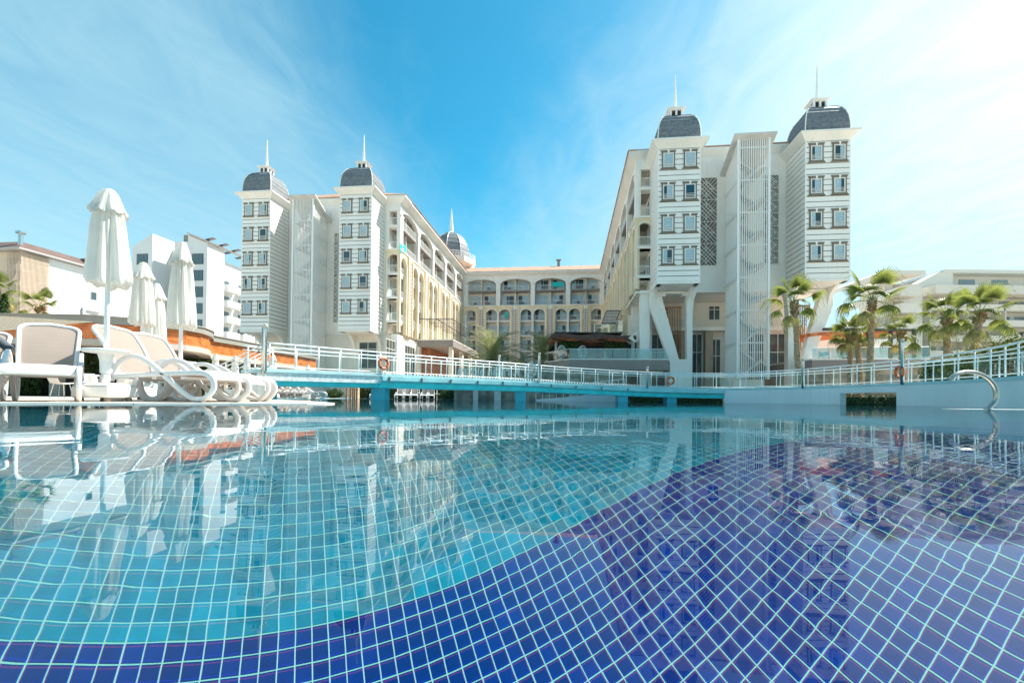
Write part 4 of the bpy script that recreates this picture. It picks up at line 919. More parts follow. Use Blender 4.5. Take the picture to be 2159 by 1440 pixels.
# ---- right: pale blocks
def right_blocks():
    Y = 95; LB = mat('pale_render', (.68, .65, .58), .8, .04, .2)
    root = empty('apartment_block', flat(1965, Y), 0); tag(root, 'pale balconied block with wide overhanging canopy behind the palms at far right', 'building')
    add = lambda n, m, mt, p=None: m.build(n, mt, p or root)
    add('wall', MB().box(0, 40, 3.0, 20, 0, 23.5), LB)
    add('top_storey', MB().box(7.5, 40, 6, 18, 23.5, 27.3), LB)
    add('top_roof', MB().prism([(5.0, 3.2, 27.3), (40, 3.2, 27.3), (40, 3.2, 28.0), (5.6, 3.2, 28.0)], (0, 16, 0)), LB)
    add('gable', MB().prism([(-2.5, 3.4, 23.6), (7.4, 3.4, 23.6), (7.4, 3.4, 27.6), (4.8, 3.4, 27.6)], (0, 3, 0)), LB)
    add('canopy', MB().prism([(-.6, -1.5, 21.9), (40, -1.5, 21.9), (40, -1.5, 23.6), (-.6, -1.5, 23.6)], (0, 4.6, 0)), LB)
    for k in range(6):
        z = 19.2 - 3.15 * k
        for i in range(5):
            x = .3 + i * 7.6
            o = add('balcony', MB().box(x, x + 7.2, .6, 2.98, z - .25, z).box(x, x + 7.2, .6, .75, z + .003, z + 1.05), LB)
            for d in (1.0, 4.2): add('balcony_door', MB().box(x + d, x + d + 2.1, 2.9, 2.97, z + .02, z + 2.15), mat('pale_glass', (.22, .28, .30), .1, spec=.8) if (i + k + int(d)) % 4 else PANE, o)
            if k: add('divider', MB().box(x - .25, x - .05, .5, 3, z - .2, z + 3.0), LB)
    for i in range(4):
        x = 11 + i * 7; add('window', MB().box(x, x + 3.4, 5.9, 5.99, 24.2, 26.6), MT['pale_glass'])
    # stair block to the left with its rising parapets
    r2 = empty('apartment_block', flat(1935, 92), 0); tag(r2, 'pale stair block with zigzag parapets left of the balconied block', 'building')
    ad2 = lambda n, m, mt, p=None: m.build(n, mt, p or r2)
    ad2('wall', MB().box(-4.0, 3.5, 3, 10, 0, 24.0), LB)
    ad2('roof', MB().prism([(-13.5, -.6, 23.0), (-6.5, -.6, 25.8), (1.0, -.6, 25.8), (1.0, -.6, 25.0), (-6.2, -.6, 25.0), (-13.5, -.6, 22.2)], (0, 9, 0)), LB)
    for k in range(7):
        z = 21.2 - k * 3.3
        ad2('landing', MB().box(-3.6, .4, -.4, 2.98, z - .3, z).box(-3.6, .4, -.4, -.2, z + .003, z + 1.6), LB)
        ad2('doorway', MB().box(-2.4, -.4, 2.9, 2.99, z + .02, z + 2.6), mat('tan_shade', (.40, .35, .27), .8))
        ad2('stair_parapet', MB().prism([(-3.6, -.2, z + 1.6), (-14, -.2, z - 2.2), (-14, -.2, z - 3.6), (-3.6, -.2, z + .2)], (0, 2.4, 0)), LB)
    ad2('lower_wing', MB().box(-22, -4.2, 5, 12, 0, 15.5), LB)
right_blocks()

# ================================================================ poolside pavilion with the orange fascia
def pavilion():
    pts = [Vector((-34, 21.4)), Vector((-26, 21.7)), flat(198, 22.0).xy, flat(300, 22.9).xy, flat(345, 23.5).xy, flat(385, 24.2).xy, flat(415, 25.2).xy, flat(432, 26.4).xy, flat(437, 27.6).xy, flat(500, 30.2).xy, flat(575, 34.2).xy, flat(662, 40.3).xy]
    root = empty('pavilion', (-22, 28, 0)); tag(root, 'low poolside pavilion with curved orange timber fascia and dark open front', 'pavilion')
    off = (-22, 28, 0)
    def out(i):   # outward normal at vertex i
        a = pts[max(i - 1, 0)]; b = pts[min(i + 1, len(pts) - 1)]; t = (b - a).normalized(); return Vector((t.y, -t.x))
    def band(name, i, d0, d1, z0, z1, m, gap=.0, parent=None):
        a, b = pts[i], pts[i + 1]; t = (b - a).normalized() * gap
        n0, n1 = out(i), out(i + 1)
        A0, B0, A1, B1 = a + n0 * d0 + t, b + n1 * d0 - t, a + n0 * d1 + t, b + n1 * d1 - t
        return MB().hexa([(*A1, z0), (*B1, z0), (*B0, z0), (*A0, z0), (*A1, z1), (*B1, z1), (*B0, z1), (*A0, z1)]).build(name, m, parent or root, off)
    drop = lambda i: -.12 if i >= 8 else 0.0
    for i in range(len(pts) - 1):
        d = drop(i)
        band('roof_edge', i, -.5, .30, 3.42 + d, 3.72 + d, GREYF)
        band('roof_edge_lip', i, -.5, .36, 3.72 + d, 3.78 + d, GREYF)
        band('lower_fascia', i, -.5, .16, 2.42 + d, 2.70 + d, mat('tan_fascia', (.50, .43, .36), .7, .06, .5))
        for k in range(5):
            z = 2.71 + d + k * .141; L = (pts[i + 1] - pts[i]).length
            band('fascia_board', i, -.3, .12 + .012 * ((k + i) % 2), z, z + .128, ORANGE_W if (k * 3 + i * 7) % 5 else mat('orange_wood_b', (.63, .20, .05), .5, .3, 2.2, bump=.15, bscale=20), .004)
    P3 = [Vector((*p, 0)) for p in pts] + [Vector((-36, 42, 0)), Vector((-36, 22, 0))]
    m = MB()
    for z, fl in ((3.70, 1), (2.44, -1)):
        n = len(m.v); m.v += [(p.x, p.y, z) for p in P3]
        for t in geometry.tessellate_polygon([P3]): m.f.append(tuple(n + k for k in t)); m.m.append(0)
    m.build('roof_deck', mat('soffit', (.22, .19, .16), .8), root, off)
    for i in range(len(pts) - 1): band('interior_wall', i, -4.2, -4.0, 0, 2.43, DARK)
    cm = mat('pavilion_column', (.40, .33, .27), .75, .1, 1)
    for px, Y in ((120, 22.6), (262, 23.6), (358, 25.2), (372, 25.4), (447, 28.8), (470, 30.0), (541, 33.2), (600, 37), (640, 39.5)):
        p = flat(px, Y); MB().box(p.x - .2, p.x + .2, p.y - .2, p.y + .2, 0, 2.42).build('column', cm, root, off)
    for px, Y in ((282, 22.55),): 
        p = flat(px, Y); MB().box(p.x - .18, p.x + .18, p.y - .06, p.y - .02, 2.47, 2.64).build('speaker', FRAMEW, root, off)
    # glazing between the columns
    for i in (2, 3, 8, 9, 10): band('glazing', i, -2.05, -2.0, .1, 2.4, MT['block_glass'])
pavilion()

# ================================================================ the bridge
BP = [(-12.2, 18.6, 1.28), (-10.45, 20.0, 1.30), (-8.4, 22.6, 1.34), (-6.1, 25.3, 1.38), (-2.9, 28.8, 1.40), (1.15, 32.4, 1.40), (5.0, 34.5, 1.30), (9.5, 35.6, 1.17), (13.0, 35.8, 1.10), (15.9, 34.4, 1.07), (18.0, 30.6, 1.08), (19.0, 26.2, 1.12), (18.9, 22.0, 1.12), (17.7, 17.9, 1.08), (15.9, 14.7, 1.03), (13.9, 12.0, 1.0), (12.0, 9.9, 1.0)]
def catmull(P, n=6):
    P = [Vector(p) for p in P]; out = []
    for i in range(len(P) - 1):
        p0, p1, p2, p3 = P[max(i - 1, 0)], P[i], P[i + 1], P[min(i + 2, len(P) - 1)]
        for k in range(n):
            t = k / n; out.append(.5 * ((2 * p1) + (p2 - p0) * t + (2 * p0 - 5 * p1 + 4 * p2 - p3) * t * t + (3 * p1 - p0 - 3 * p2 + p3) * t ** 3))
    out.append(P[-1]); return out
def bridge():
    root = empty('footbridge', (5, 30, 0)); tag(root, 'curved turquoise footbridge with white tube railings crossing the pool', 'bridge'); off = (5, 30, 0)
    C = catmull(BP[1:], 6); n = len(C)
    # arc length table
    s = [0.0]
    for i in range(1, n): s.append(s[-1] + (C[i] - C[i - 1]).length)
    LEN = s[-1]
    def pos(d, side=0.0, dz=0.0):        # side > 0 is away from the camera (the outer side of the bend)
        d = min(max(d, 0), LEN - 1e-4); i = max(k for k in range(n - 1) if s[k] <= d); u = (d - s[i]) / (s[i + 1] - s[i]); p = C[i].lerp(C[i + 1], u)
        t = (C[min(i + 1, n - 1)] - C[i]); t2 = (C[min(i + 2, n - 1)] - C[max(i - 0, 0)]); t = t.lerp(t2, u * .5); t.z = 0; t.normalize()
        return p + Vector((-t.y, t.x, 0)) * side + Vector((0, 0, dz))
    def sd(x_px, y0=0):                  # distance along at which the near edge appears at pixel column x_px
        best = min(range(0, 800), key=lambda k: abs(proj(pos(LEN * k / 800))[0] - x_px) if (proj(pos(LEN * k / 800)) is not None) else 1e9); return LEN * best / 800
    inv = CM.inverted()
    def proj(p):
        q = inv @ p
        if q.z > -.1: return None
        return (1079.5 + q.x / -q.z * 1000, 720 + 110 - q.y / -q.z * 1000)
    def sweep(name, prof, d0, d1, m, step=.8, parent=None, smooth=False):   # prof: closed loop of (side, dz)
        k = max(1, int((d1 - d0) / step)); mb = MB(); c = len(prof)
        for i in range(k + 1):
            d = d0 + (d1 - d0) * i / k
            for a, z in prof: mb.v.append(tuple(pos(d, a, z)))
        for i in range(k):
            for j in range(c):
                l = (j + 1) % c; mb.f.append((i * c + j, i * c + l, (i + 1) * c + l, (i + 1) * c + j)); mb.m.append(0)
        mb.f.append(tuple(reversed(range(c)))); mb.f.append(tuple(k * c + j for j in range(c))); mb.m += [0, 0]
        return mb.build(name, m, parent or root, off, smooth)
    dW = sd(1528)                        # from here on the bridge is a solid wall
    dG0, dG1 = sd(806), sd(1352)
    Wd = 2.3
    sweep('deck_slab', [(0, 0), (0, -.14), (Wd, -.14), (Wd, 0)], 0, LEN, mat('aqua_pale', (.46, .66, .68), .5, .1, 1.5))
    sweep('white_band', [(.05, -.141), (.08, -.50), (.6, -.50), (.6, -.141)], 0, dG0, mat('rough_white', (.84, .83, .80), .8, .2, 6))
    sweep('beam', [(.22, -.501), (.34, -.72), (Wd - .3, -.72), (Wd - .2, -.501)], 0, dG0, TEALP)
    sweep('gutter', [(-.12, -.16), (-.10, -.36), (.12, -.46), (.6, -.46), (.6, -.145), (.02, -.145)], dG0, dW, AQUA)
    sweep('beam', [(.10, -.461), (.22, -.74), (Wd - .3, -.74), (Wd - .2, -.461)], dG0, dW, TEALP)
    # slatted grating along the gutter (too fine to pick apart)
    g = MB(); d = dG0
    while d < dG1:
        a = pos(d, -.16, -.02); b = pos(d + .10, .02, .07); g.tube([a, b], .022, 5); d += .22
    stuff(g.build('gutter_grating', RAILW, root, off))
    d = dG0 + .4
    while d < dG1:
        p = pos(d, -.14, -.30); MB().box(p.x - .05, p.x + .05, p.y - .05, p.y + .05, p.z - .1, p.z + .14).build('gutter_bracket', GREYF, root, off); d += 2.1
    for px in (575, 822, 1115, 1320, 1419):
        d = sd(px); p = pos(d, .9); z1 = p.z - .73
        t = pos(d + .3, .9) - pos(d - .3, .9); ang = math.atan2(t.y, t.x)
        MB().box(-.36, .36, -.5, .5, -1.4, z1).build('pillar', mat('teal_mosaic', (.03, .50, .62), .3, .25, 14), root, loc=(p.x - off[0], p.y - off[1], 0)).rotation_euler.z = 0.0
    # solid wall with one opening
    o0, o1 = sd(1770), sd(1888)
    sweep('wall', [(0.02, -.141), (.02, -2.2), (.42, -2.2), (.42, -.141)], dW, o0, WALLB)
    sweep('wall', [(0.02, -.141), (.02, -2.2), (.42, -2.2), (.42, -.141)], o1, LEN, WALLB)
    sweep('wall_head', [(0.02, -.141), (.02, -.46), (.42, -.46), (.42, -.141)], o0 - .002, o1 + .002, WALLB)
    # railings: near and far side
    tubes = MT['white_railing']; pale = mat('rail_pale', (.74, .78, .78), .3)
    for side, nm in ((.12, 'near'), (Wd - .12, 'far')):
        for z, r in ((1.10, .034), (.92, .022), (.10, .02)):
            k = int(LEN / .5); MB().tube([pos(LEN * i / k, side, z) for i in range(k + 1)], r, 8).build('rail', pale if z > 1 else tubes, root, off, True)
        d = .25; i = 0
        while d < LEN - .1:
            p = pos(d, side); MB().tube([p, p + Vector((0, 0, 1.08))], .028, 8).build('rail_post', pale if i % 2 else tubes, root, off, True)
            if side < 1:
                q0, q1 = pos(d + .12, side), pos(d + 1.0, side); th = Vector((0, 0, 1))
                nn = Vector((-(q1 - q0).y, (q1 - q0).x, 0)).normalized() * .012
                MB().hexa([q0 + th * .16, q1 + th * .16, q1 + th * .16 + nn, q0 + th * .16 + nn, q0 + th * .84, q1 + th * .84, q1 + th * .84 + nn, q0 + th * .84 + nn]).build('glass_panel', GLASSR, root, off)
            d += 1.12; i += 1
    # tall steel posts standing on the deck edge
    for px, h in ((553, 1.85), (1092, 1.8), (1137, 1.95), (1365, 1.5), (1694, 1.75), (1904, 2.1)):
        d = sd(px); p = pos(d, -.02 if px != 1092 else Wd - .2)
        o = MB().lathe([(.085, -.1), (.085, h - .16)], tuple(p), 14, capt=False).build('steel_post', STEEL, root, off, True)
        MB().lathe([(.087, h - .16), (.087, h), (.07, h + .02)], tuple(p), 14).build('post_cap', mat('sand_cap', (.55, .50, .40), .6), o, off, True)
    # stairs at the left end
    p0 = pos(0.05); t = Vector((-.95, -.31, 0)); nrm = Vector((-.31, .95, 0))
    for k in range(7):
        a = p0 + t * (.30 * k + .02); b = a + t * .32; z = 1.30 - .18 * (k + 1)
        MB().hexa([(a.x, a.y, 0), (b.x, b.y, 0), (b.x + nrm.x * 2, b.y + nrm.y * 2, 0), (a.x + nrm.x * 2, a.y + nrm.y * 2, 0), (a.x, a.y, z), (b.x, b.y, z), (b.x + nrm.x * 2, b.y + nrm.y * 2, z), (a.x + nrm.x * 2, a.y + nrm.y * 2, z)]).build('step', COPING, root, off)
    for sdn in (.05, 1.95):
        A = p0 + nrm * sdn; B = A + t * 2.2
        for h in (1.10, .92, .25):
            MB().tube([A + Vector((0, 0, h)), B + Vector((0, 0, h - 1.3))], .026, 8).build('stair_rail', RAILW, root, off, True)
        for u in (0.02, .35, .68, 1):
            q = A.lerp(B, u); zz = 1.3 * (1 - u); MB().tube([(q.x, q.y, zz), (q.x, q.y, zz + 1.09)], .026, 8).build('rail_post', RAILW, root, off, True)
        q = A + t * .1; MB().lathe([(.085, -.2), (.085, 1.75)], (q.x, q.y, 1.3), 14).build('steel_post', STEEL, root, off, True) if sdn < 1 else None
    return sd, pos
SD, BPOS = bridge()
def life_ring(px, label, dz=.52, rx=0):
    d = SD(px); p = BPOS(d, .03, dz); t = BPOS(d + .2) - BPOS(d - .2); ang = math.atan2(t.y, t.x)
    root = empty('life_ring', p - Vector((0, 0, .35)), ang); tag(root, label, 'life ring', 'life rings on the bridge rail')
    m = MB(); m.tube([(.26 * math.cos(a), -.07, .35 + .26 * math.sin(a)) for a in [2 * math.pi * k / 32 for k in range(32)]], .075, 10, closed=True); m.build('ring', RING, root, smooth=True)
    for k in range(4):
        a0 = R(45 + 90 * k); mm = MB(); mm.tube([(.26 * math.cos(a0 + R(x)), -.07, .35 + .26 * math.sin(a0 + R(x))) for x in (-7, 0, 7)], .079, 10); mm.build('band', NAVY, root, smooth=True)
    m = MB(); m.tube([(.36 * math.cos(a) * (1 - .06 * abs(math.sin(2 * a))), -.07, .35 + .36 * math.sin(a) * (1 - .06 * abs(math.sin(2 * a)))) for a in [2 * math.pi * k / 32 for k in range(32)]], .010, 5, closed=True); m.build('rope', RAILW, root, smooth=True)
life_ring(808, 'orange life ring on the bridge rail in front of the left hotel wing')
life_ring(1413, 'small orange life ring on the far bend of the bridge below the slanted leg')
life_ring(1898, 'orange life ring by the tall post on the solid right part of the bridge')
# curved steel grab rail and the white ledge at the right
def grab_rail():
    c = flat(2062, 9.3); s = .0093
    pts = [(-.55, .60), (-.42, .70), (-.25, .745), (-.05, .73), (.15, .65), (.30, .50), (.36, .34), (.34, .20), (.24, .08), (.10, -.06)]
    pts = [(p.x, p.y) for p in (Vector(q) for q in pts)]
    cr = catmull([(x, 0, z) for x, z in pts], 5)
    o = MB().ribbon([(c.x + q.x, c.y, q.z) for q in cr], .10, .06, (0, 1, 0)).build('grab_rail', STEEL, None, smooth=True); 
    o.data.materials[0] = mat('warm_steel', (.58, .51, .43), .32, .08, 12, metal=1.0)
    tag(o, 'curved stainless steel grab rail arching into the water at the right wall', 'grab rail')
    l = MB().box(c.x - .25, c.x + 5.5, c.y - .05, c.y + .5, -1.4, .02).build('pool_ledge', COPING); tag(l, 'white ledge at water level under the curved grab rail', 'ledge')
grab_rail()
# ================================================================ loungers, parasols, people
def lounger_parts(back_top, seat_z=.385):
    """(y along the length from the foot, z up); returns [(name, mesh)]"""
    out = []
    arm = catmull([(0, 1.40, .27), (0, 1.37, .38), (0, 1.30, .50), (0, 1.17, .585), (0, 1.02, .595), (0, .86, .53), (0, .66, .385), (0, .46, .225), (0, .30, .10), (0, .19, .048), (0, .07, .04), (0, -.04, .10), (0, -.10, .20), (0, -.08, .30), (0, .0, .365), (0, .12, .385), (0, .45, .375), (0, .9, .355), (0, 1.36, .33), (0, 1.56, .32)], 4)
    leg = catmull([(0, 1.60, .30), (0, 1.58, .17), (0, 1.50, .06), (0, 1.38, .025), (0, 1.24, .06), (0, 1.12, .17), (0, 1.06, .32)], 4)
    for sx in (-1, 1):
        out.append(('side_frame', MB().ribbon([(sx * .335, p.y, p.z) for p in arm], .046, .064, (1, 0, 0)).mesh('side_frame', PLASTIC, smooth=True)))
        out.append(('rear_leg', MB().ribbon([(sx * .29, p.y, p.z) for p in leg], .045, .075, (1, 0, 0)).mesh('rear_leg', PLASTIC, smooth=True)))
        out.append(('foot_pad', MB().box(sx * .335 - .028, sx * .335 + .028, .08, .2, .0, .022).mesh('foot_pad', GREYF)))
    out.append(('front_edge', MB().ribbon([(0, p.y, p.z) for p in catmull([(0, .26, .40), (0, .12, .408), (0, .03, .385), (0, -.015, .34), (0, -.02, .30)], 4)], .62, .03, (1, 0, 0)).mesh('front_edge', PLASTIC, smooth=True)))
    m = MB(); n = 10
    for i in range(n):
        y0, y1 = .2 + 1.2 * i / n, .2 + 1.2 * (i + 1) / n; sg = lambda y: .39 - .05 * (y - .2) - .03 * math.sin(math.pi * (y - .2) / 1.2)
        for j in range(4):
            x0, x1 = -.30 + .15 * j, -.15 + .15 * j; dp = lambda x: -.02 * (1 - (x / .3) ** 2)
            m.quad((x0, y0, sg(y0) + dp(x0)), (x1, y0, sg(y0) + dp(x1)), (x1, y1, sg(y1) + dp(x1)), (x0, y1, sg(y1) + dp(x0)))
    out.append(('seat_fabric', m.mesh('seat_fabric', MESHF, smooth=True)))
    for k in range(3): out.append(('cross_bar', MB().box(-.31, .31, .35 + .42 * k, .40 + .42 * k, .30, .335).mesh('cross_bar', PLASTIC)))
    # backrest in its own plane: u across, s up the slope
    p0 = Vector((0, 1.36, .36)); p1 = Vector((0, *back_top)); up = (p1 - p0); Ls = up.length; up.normalize(); nrm = Vector((1, 0, 0)).cross(up)
    def Q(u, s, d=0.0):
        bow = .05 * math.sin(math.pi * min(max(s / Ls, 0), 1)) ; return p0 + Vector((u, 0, 0)) + up * s + nrm * (d + bow)
    r = .13; w0, w1 = .27, .30; loop = [(-w0, 0)] + [(-w1, Ls - r)] + [(-w1 + r - r * math.cos(a), Ls - r + r * math.sin(a) * .8) for a in [R(x) for x in (15, 35, 55, 75, 90)]]
    loop += [(0, Ls - .0)]
    loop = loop + [(-u, s) for u, s in reversed(loop[:-1])]
    dense = []
    for (a, b), (c, d) in zip(loop, loop[1:]):
        k = max(1, int(math.hypot(c - a, d - b) / .08))
        for i in range(k): dense.append((a + (c - a) * i / k, b + (d - b) * i / k))
    dense.append(loop[-1])
    k = max(1, int(2 * w0 / .08)); dense += [(w0 - 2 * w0 * i / k, 0) for i in range(1, k)]
    out.append(('back_frame', MB().tube([Q(u, s) for u, s in dense], .026, 8, closed=True).mesh('back_frame', PLASTIC, smooth=True)))
    m = MB(); rows = 12; half = lambda s: (w0 + (w1 - w0) * s / Ls) if s < Ls - r else (w1 - r + r * math.sqrt(max(0, 1 - ((s - (Ls - r)) / (r * 1.0)) ** 2)))
    for i in range(rows):
        s0, s1 = Ls * i / rows, min(Ls * (i + 1) / rows, Ls - .02); h0, h1 = half(s0), half(s1)
        for j in range(6):
            a, b = -1 + j / 3, -1 + (j + 1) / 3; m.quad(Q(a * h0, s0, -.004), Q(b * h0, s0, -.004), Q(b * h1, s1, -.004), Q(a * h1, s1, -.004))
    out.append(('back_fabric', m.mesh('back_fabric', MESHF, smooth=True)))
    return out
LP = {'up': lounger_parts((1.80, 1.05)), 'mid': lounger_parts((1.92, .95)), 'flat': lounger_parts((2.05, .50))}
def lounger(x, y, hx, hy, kind, label, group=None, parts=None):
    """foot centre at (x, y); (hx, hy) points from foot to head"""
    ang = math.atan2(hy, hx) - math.pi / 2
    o = empty('sun_lounger', (x, y, DECK_Z + .006), ang); o.scale = (1.15, 1.15, 1.15); tag(o, label, 'sun lounger', group)
    for nm, me in LP[kind]:
        if parts and nm not in parts: continue
        put(me, nm, o)
    return o
G1 = 'loungers on the near deck'
lounger(-6.02, 6.02, -.66, .75, 'up', 'lounger facing the water at the left edge with its upright taupe back', G1)
l0 = lounger(-7.0, 5.86, -.66, .75, 'mid', 'lounger cut by the left edge of the picture, carrying the person in grey', G1)
lounger(-4.50, 7.45, -.992, .125, 'up', 'side-on lounger right behind the nearest parasol, back raised', G1)
lounger(-4.62, 8.3, -.99, .14, 'up', 'second side-on lounger, raised back showing just right of the parasol pole', G1)
lounger(-4.93, 9.15, -.98, .18, 'flat', 'third side-on lounger lying flat, beside the second parasol with a table', G1)
lounger(-5.38, 9.95, -.98, .18, 'flat', 'farthest side-on lounger of the near row, its curved arm against the bridge stairs', G1)
def parasol(x, y, H, zs, rs, label, group, table=True, base=True, seed=0, far=False):
    rng = random.Random(seed); root = empty('parasol', (x, y, DECK_Z)); tag(root, label, 'parasol', group)
    N_ = 24 if far else 120; zv = H - .24 * (H - zs) * 1.05
    def surf(prof, depth, folds, ph):
        m = MB(); k = len(prof)
        for r, z in prof:
            for i in range(N_):
                a = 2 * math.pi * i / N_; aw = a + .16 * math.sin(2 * a + ph * 3) + .09 * math.sin(3 * a + ph * 7 + z); f = .72 * abs(math.cos(folds * (aw + ph) / 2)) ** .6 + .28 * abs(math.cos(folds * 1.0 * (aw + ph * 2) + z * 1.5))
                w = 1 - depth * (1 - f) * min(1, (H - z) / .35) + .05 * math.sin(3 * a + ph * 5) + .03 * math.sin(5 * a + z * 4 + ph)
                zz = z + (.02 * math.sin(folds * a + ph) + .02 * math.sin(2 * a + ph)) * (1 if z < prof[0][1] - .1 else 0)
                m.v.append((r * w * math.cos(a), r * w * math.sin(a), zz))
        for j in range(k - 1):
            for i in range(N_):
                l = (i + 1) % N_; m.f.append((j * N_ + i, j * N_ + l, (j + 1) * N_ + l, (j + 1) * N_ + i)); m.m.append(0)
        m.f.append(tuple(range(N_))); m.m.append(0)
        return m
    L = zv - zs; ph = rng.uniform(0, 3)
    surf([(rs * .50, zv + .10), (rs * .62, zv), (rs * .74, zv - .2 * L), (rs * .84, zv - .45 * L), (rs * .94, zv - .7 * L), (rs * 1.0, zs + .10), (rs * .99, zs + .03), (rs * .90, zs), (rs * .6, zs + .08)], .42, 8, ph).build('canopy', CANVAS, root, smooth=True)
    Lc = H - zv
    surf([(.03, H), (.07, H - .02), (rs * .26, H - .10 * Lc), (rs * .40, H - .32 * Lc), (rs * .54, H - .6 * Lc), (rs * .68, H - .86 * Lc), (rs * .80, H - 1.0 * Lc), (rs * .80, H - 1.06 * Lc), (rs * .6, H - .95 * Lc)], .26, 8, ph + .3).build('top_valance', CANVAS, root, smooth=True)
    MB().lathe([(.034, .1), (.034, zv)], (0, 0, 0), 12).build('pole', RAILW, root, smooth=True)
    if table:
        t = MB().lathe([(.07, .42), (.075, .60), (.10, .70), (.27, .718), (.285, .735), (.285, .755), (.27, .765), (.05, .765)], (0, 0, 0), 28).build('table', PLASTIC, root, smooth=False); bevel(t, .004)
        MB().lathe([(.05, .27), (.055, .42)], (0, 0, 0), 14).build('table_collar', PLASTIC, root, smooth=True)
    if base:
        b = MB().frus((-.27, .27, -.27, .27), (-.265, .265, -.265, .265), .065, .235).frus((-.275, .275, -.275, .275), (-.20, .20, -.20, .20), .236, .275).build('base', PLASTIC, root); bevel(b, .03, 3)
        if not far:
            for sx in (-1, 1):
                for sy in (-1, 1): MB().tube([(sx * .19 - .025, sy * .19, .034), (sx * .19 + .025, sy * .19, .034)], .034, 10).build('castor', GREYF, root, smooth=True)
    return root
def pz(px, Y): p = flat(px, Y); return p.x, p.y
GP = 'closed parasols on the near deck'
parasol(*pz(222, 6.9), 3.11, 1.70, .305, 'nearest closed white parasol with table and wheeled base', GP, seed=1)
parasol(*pz(379, 9.25), 3.11, 1.43, .275, 'tall closed parasol with table between the second and third side-on loungers', GP, seed=2)
parasol(*pz(297, 10.7), 3.11, 1.68, .27, 'closed parasol just right of the nearest one, in front of a half hidden parasol', GP, seed=3)
parasol(*pz(326, 12.7), 3.11, 1.45, .28, 'closed parasol half hidden behind another, left of the tall one', GP, seed=4)
def fol(px, Y, H, zs, lb, i): parasol(*pz(px, Y), H, zs, .24, lb, 'small closed parasols by the pavilion', table=False, seed=20 + i, far=True)
fol(18, 25, 3.0, 1.75, 'small closed parasol at the left edge behind the lounger back', 0)
fol(453, 24.5, 2.3, .95, 'small closed parasol left of the stair handrail against the pavilion column', 1)
fol(494, 25.5, 2.3, .95, 'small closed parasol seen through the stair handrails', 2)
fol(519, 27.5, 2.5, 1.1, 'small closed parasol just left of the two steel posts', 3)
fol(575, 27, 2.5, 1.1, 'small closed parasol right of the steel posts behind the bridge rail', 4)
fol(648, 32, 2.3, 1.0, 'small closed parasol at the right end of the orange fascia', 5)
# far loungers across the water
G2, G3 = 'loungers on the far left deck', 'loungers in front of the far hedge'
for i, px in enumerate((606, 622, 638, 654, 672)):
    p = flat(px + 12, 32.5 + .9 * (4 - i) * .4); lounger(p.x, p.y, -.97, -.25, 'up', ('leftmost', 'second from the left', 'middle', 'second from the right', 'rightmost')[i] + ' lounger of the tight row under the left end of the bridge', G2)
for i, px in enumerate((788, 801, 840, 858, 872, 894, 907)):
    p = flat(px, 48.4); lounger(p.x, p.y, random.uniform(-.2, -.05), 1, 'up', ('first', 'second', 'third', 'fourth', 'fifth', 'sixth', 'seventh')[i] + ' from the left of the loungers in front of the far hedge', G3)
for i, px in enumerate((849, 884, 921)):
    p = flat(px, 49.4); o = empty('umbrella_pole', (p.x, p.y, DECK_Z)); MB().lathe([(.04, 0), (.04, 1.9)], (0, 0, 0), 8).build('pole', RAILW, o); MB().lathe([(.05, .5), (.35, .56), (.35, .6)], (0, 0, 0), 12).build('table', PLASTIC, o)
    tag(o, ('left', 'middle', 'right')[i] + ' white pole with small table between the far hedge loungers', 'pole', 'poles by the far hedge')

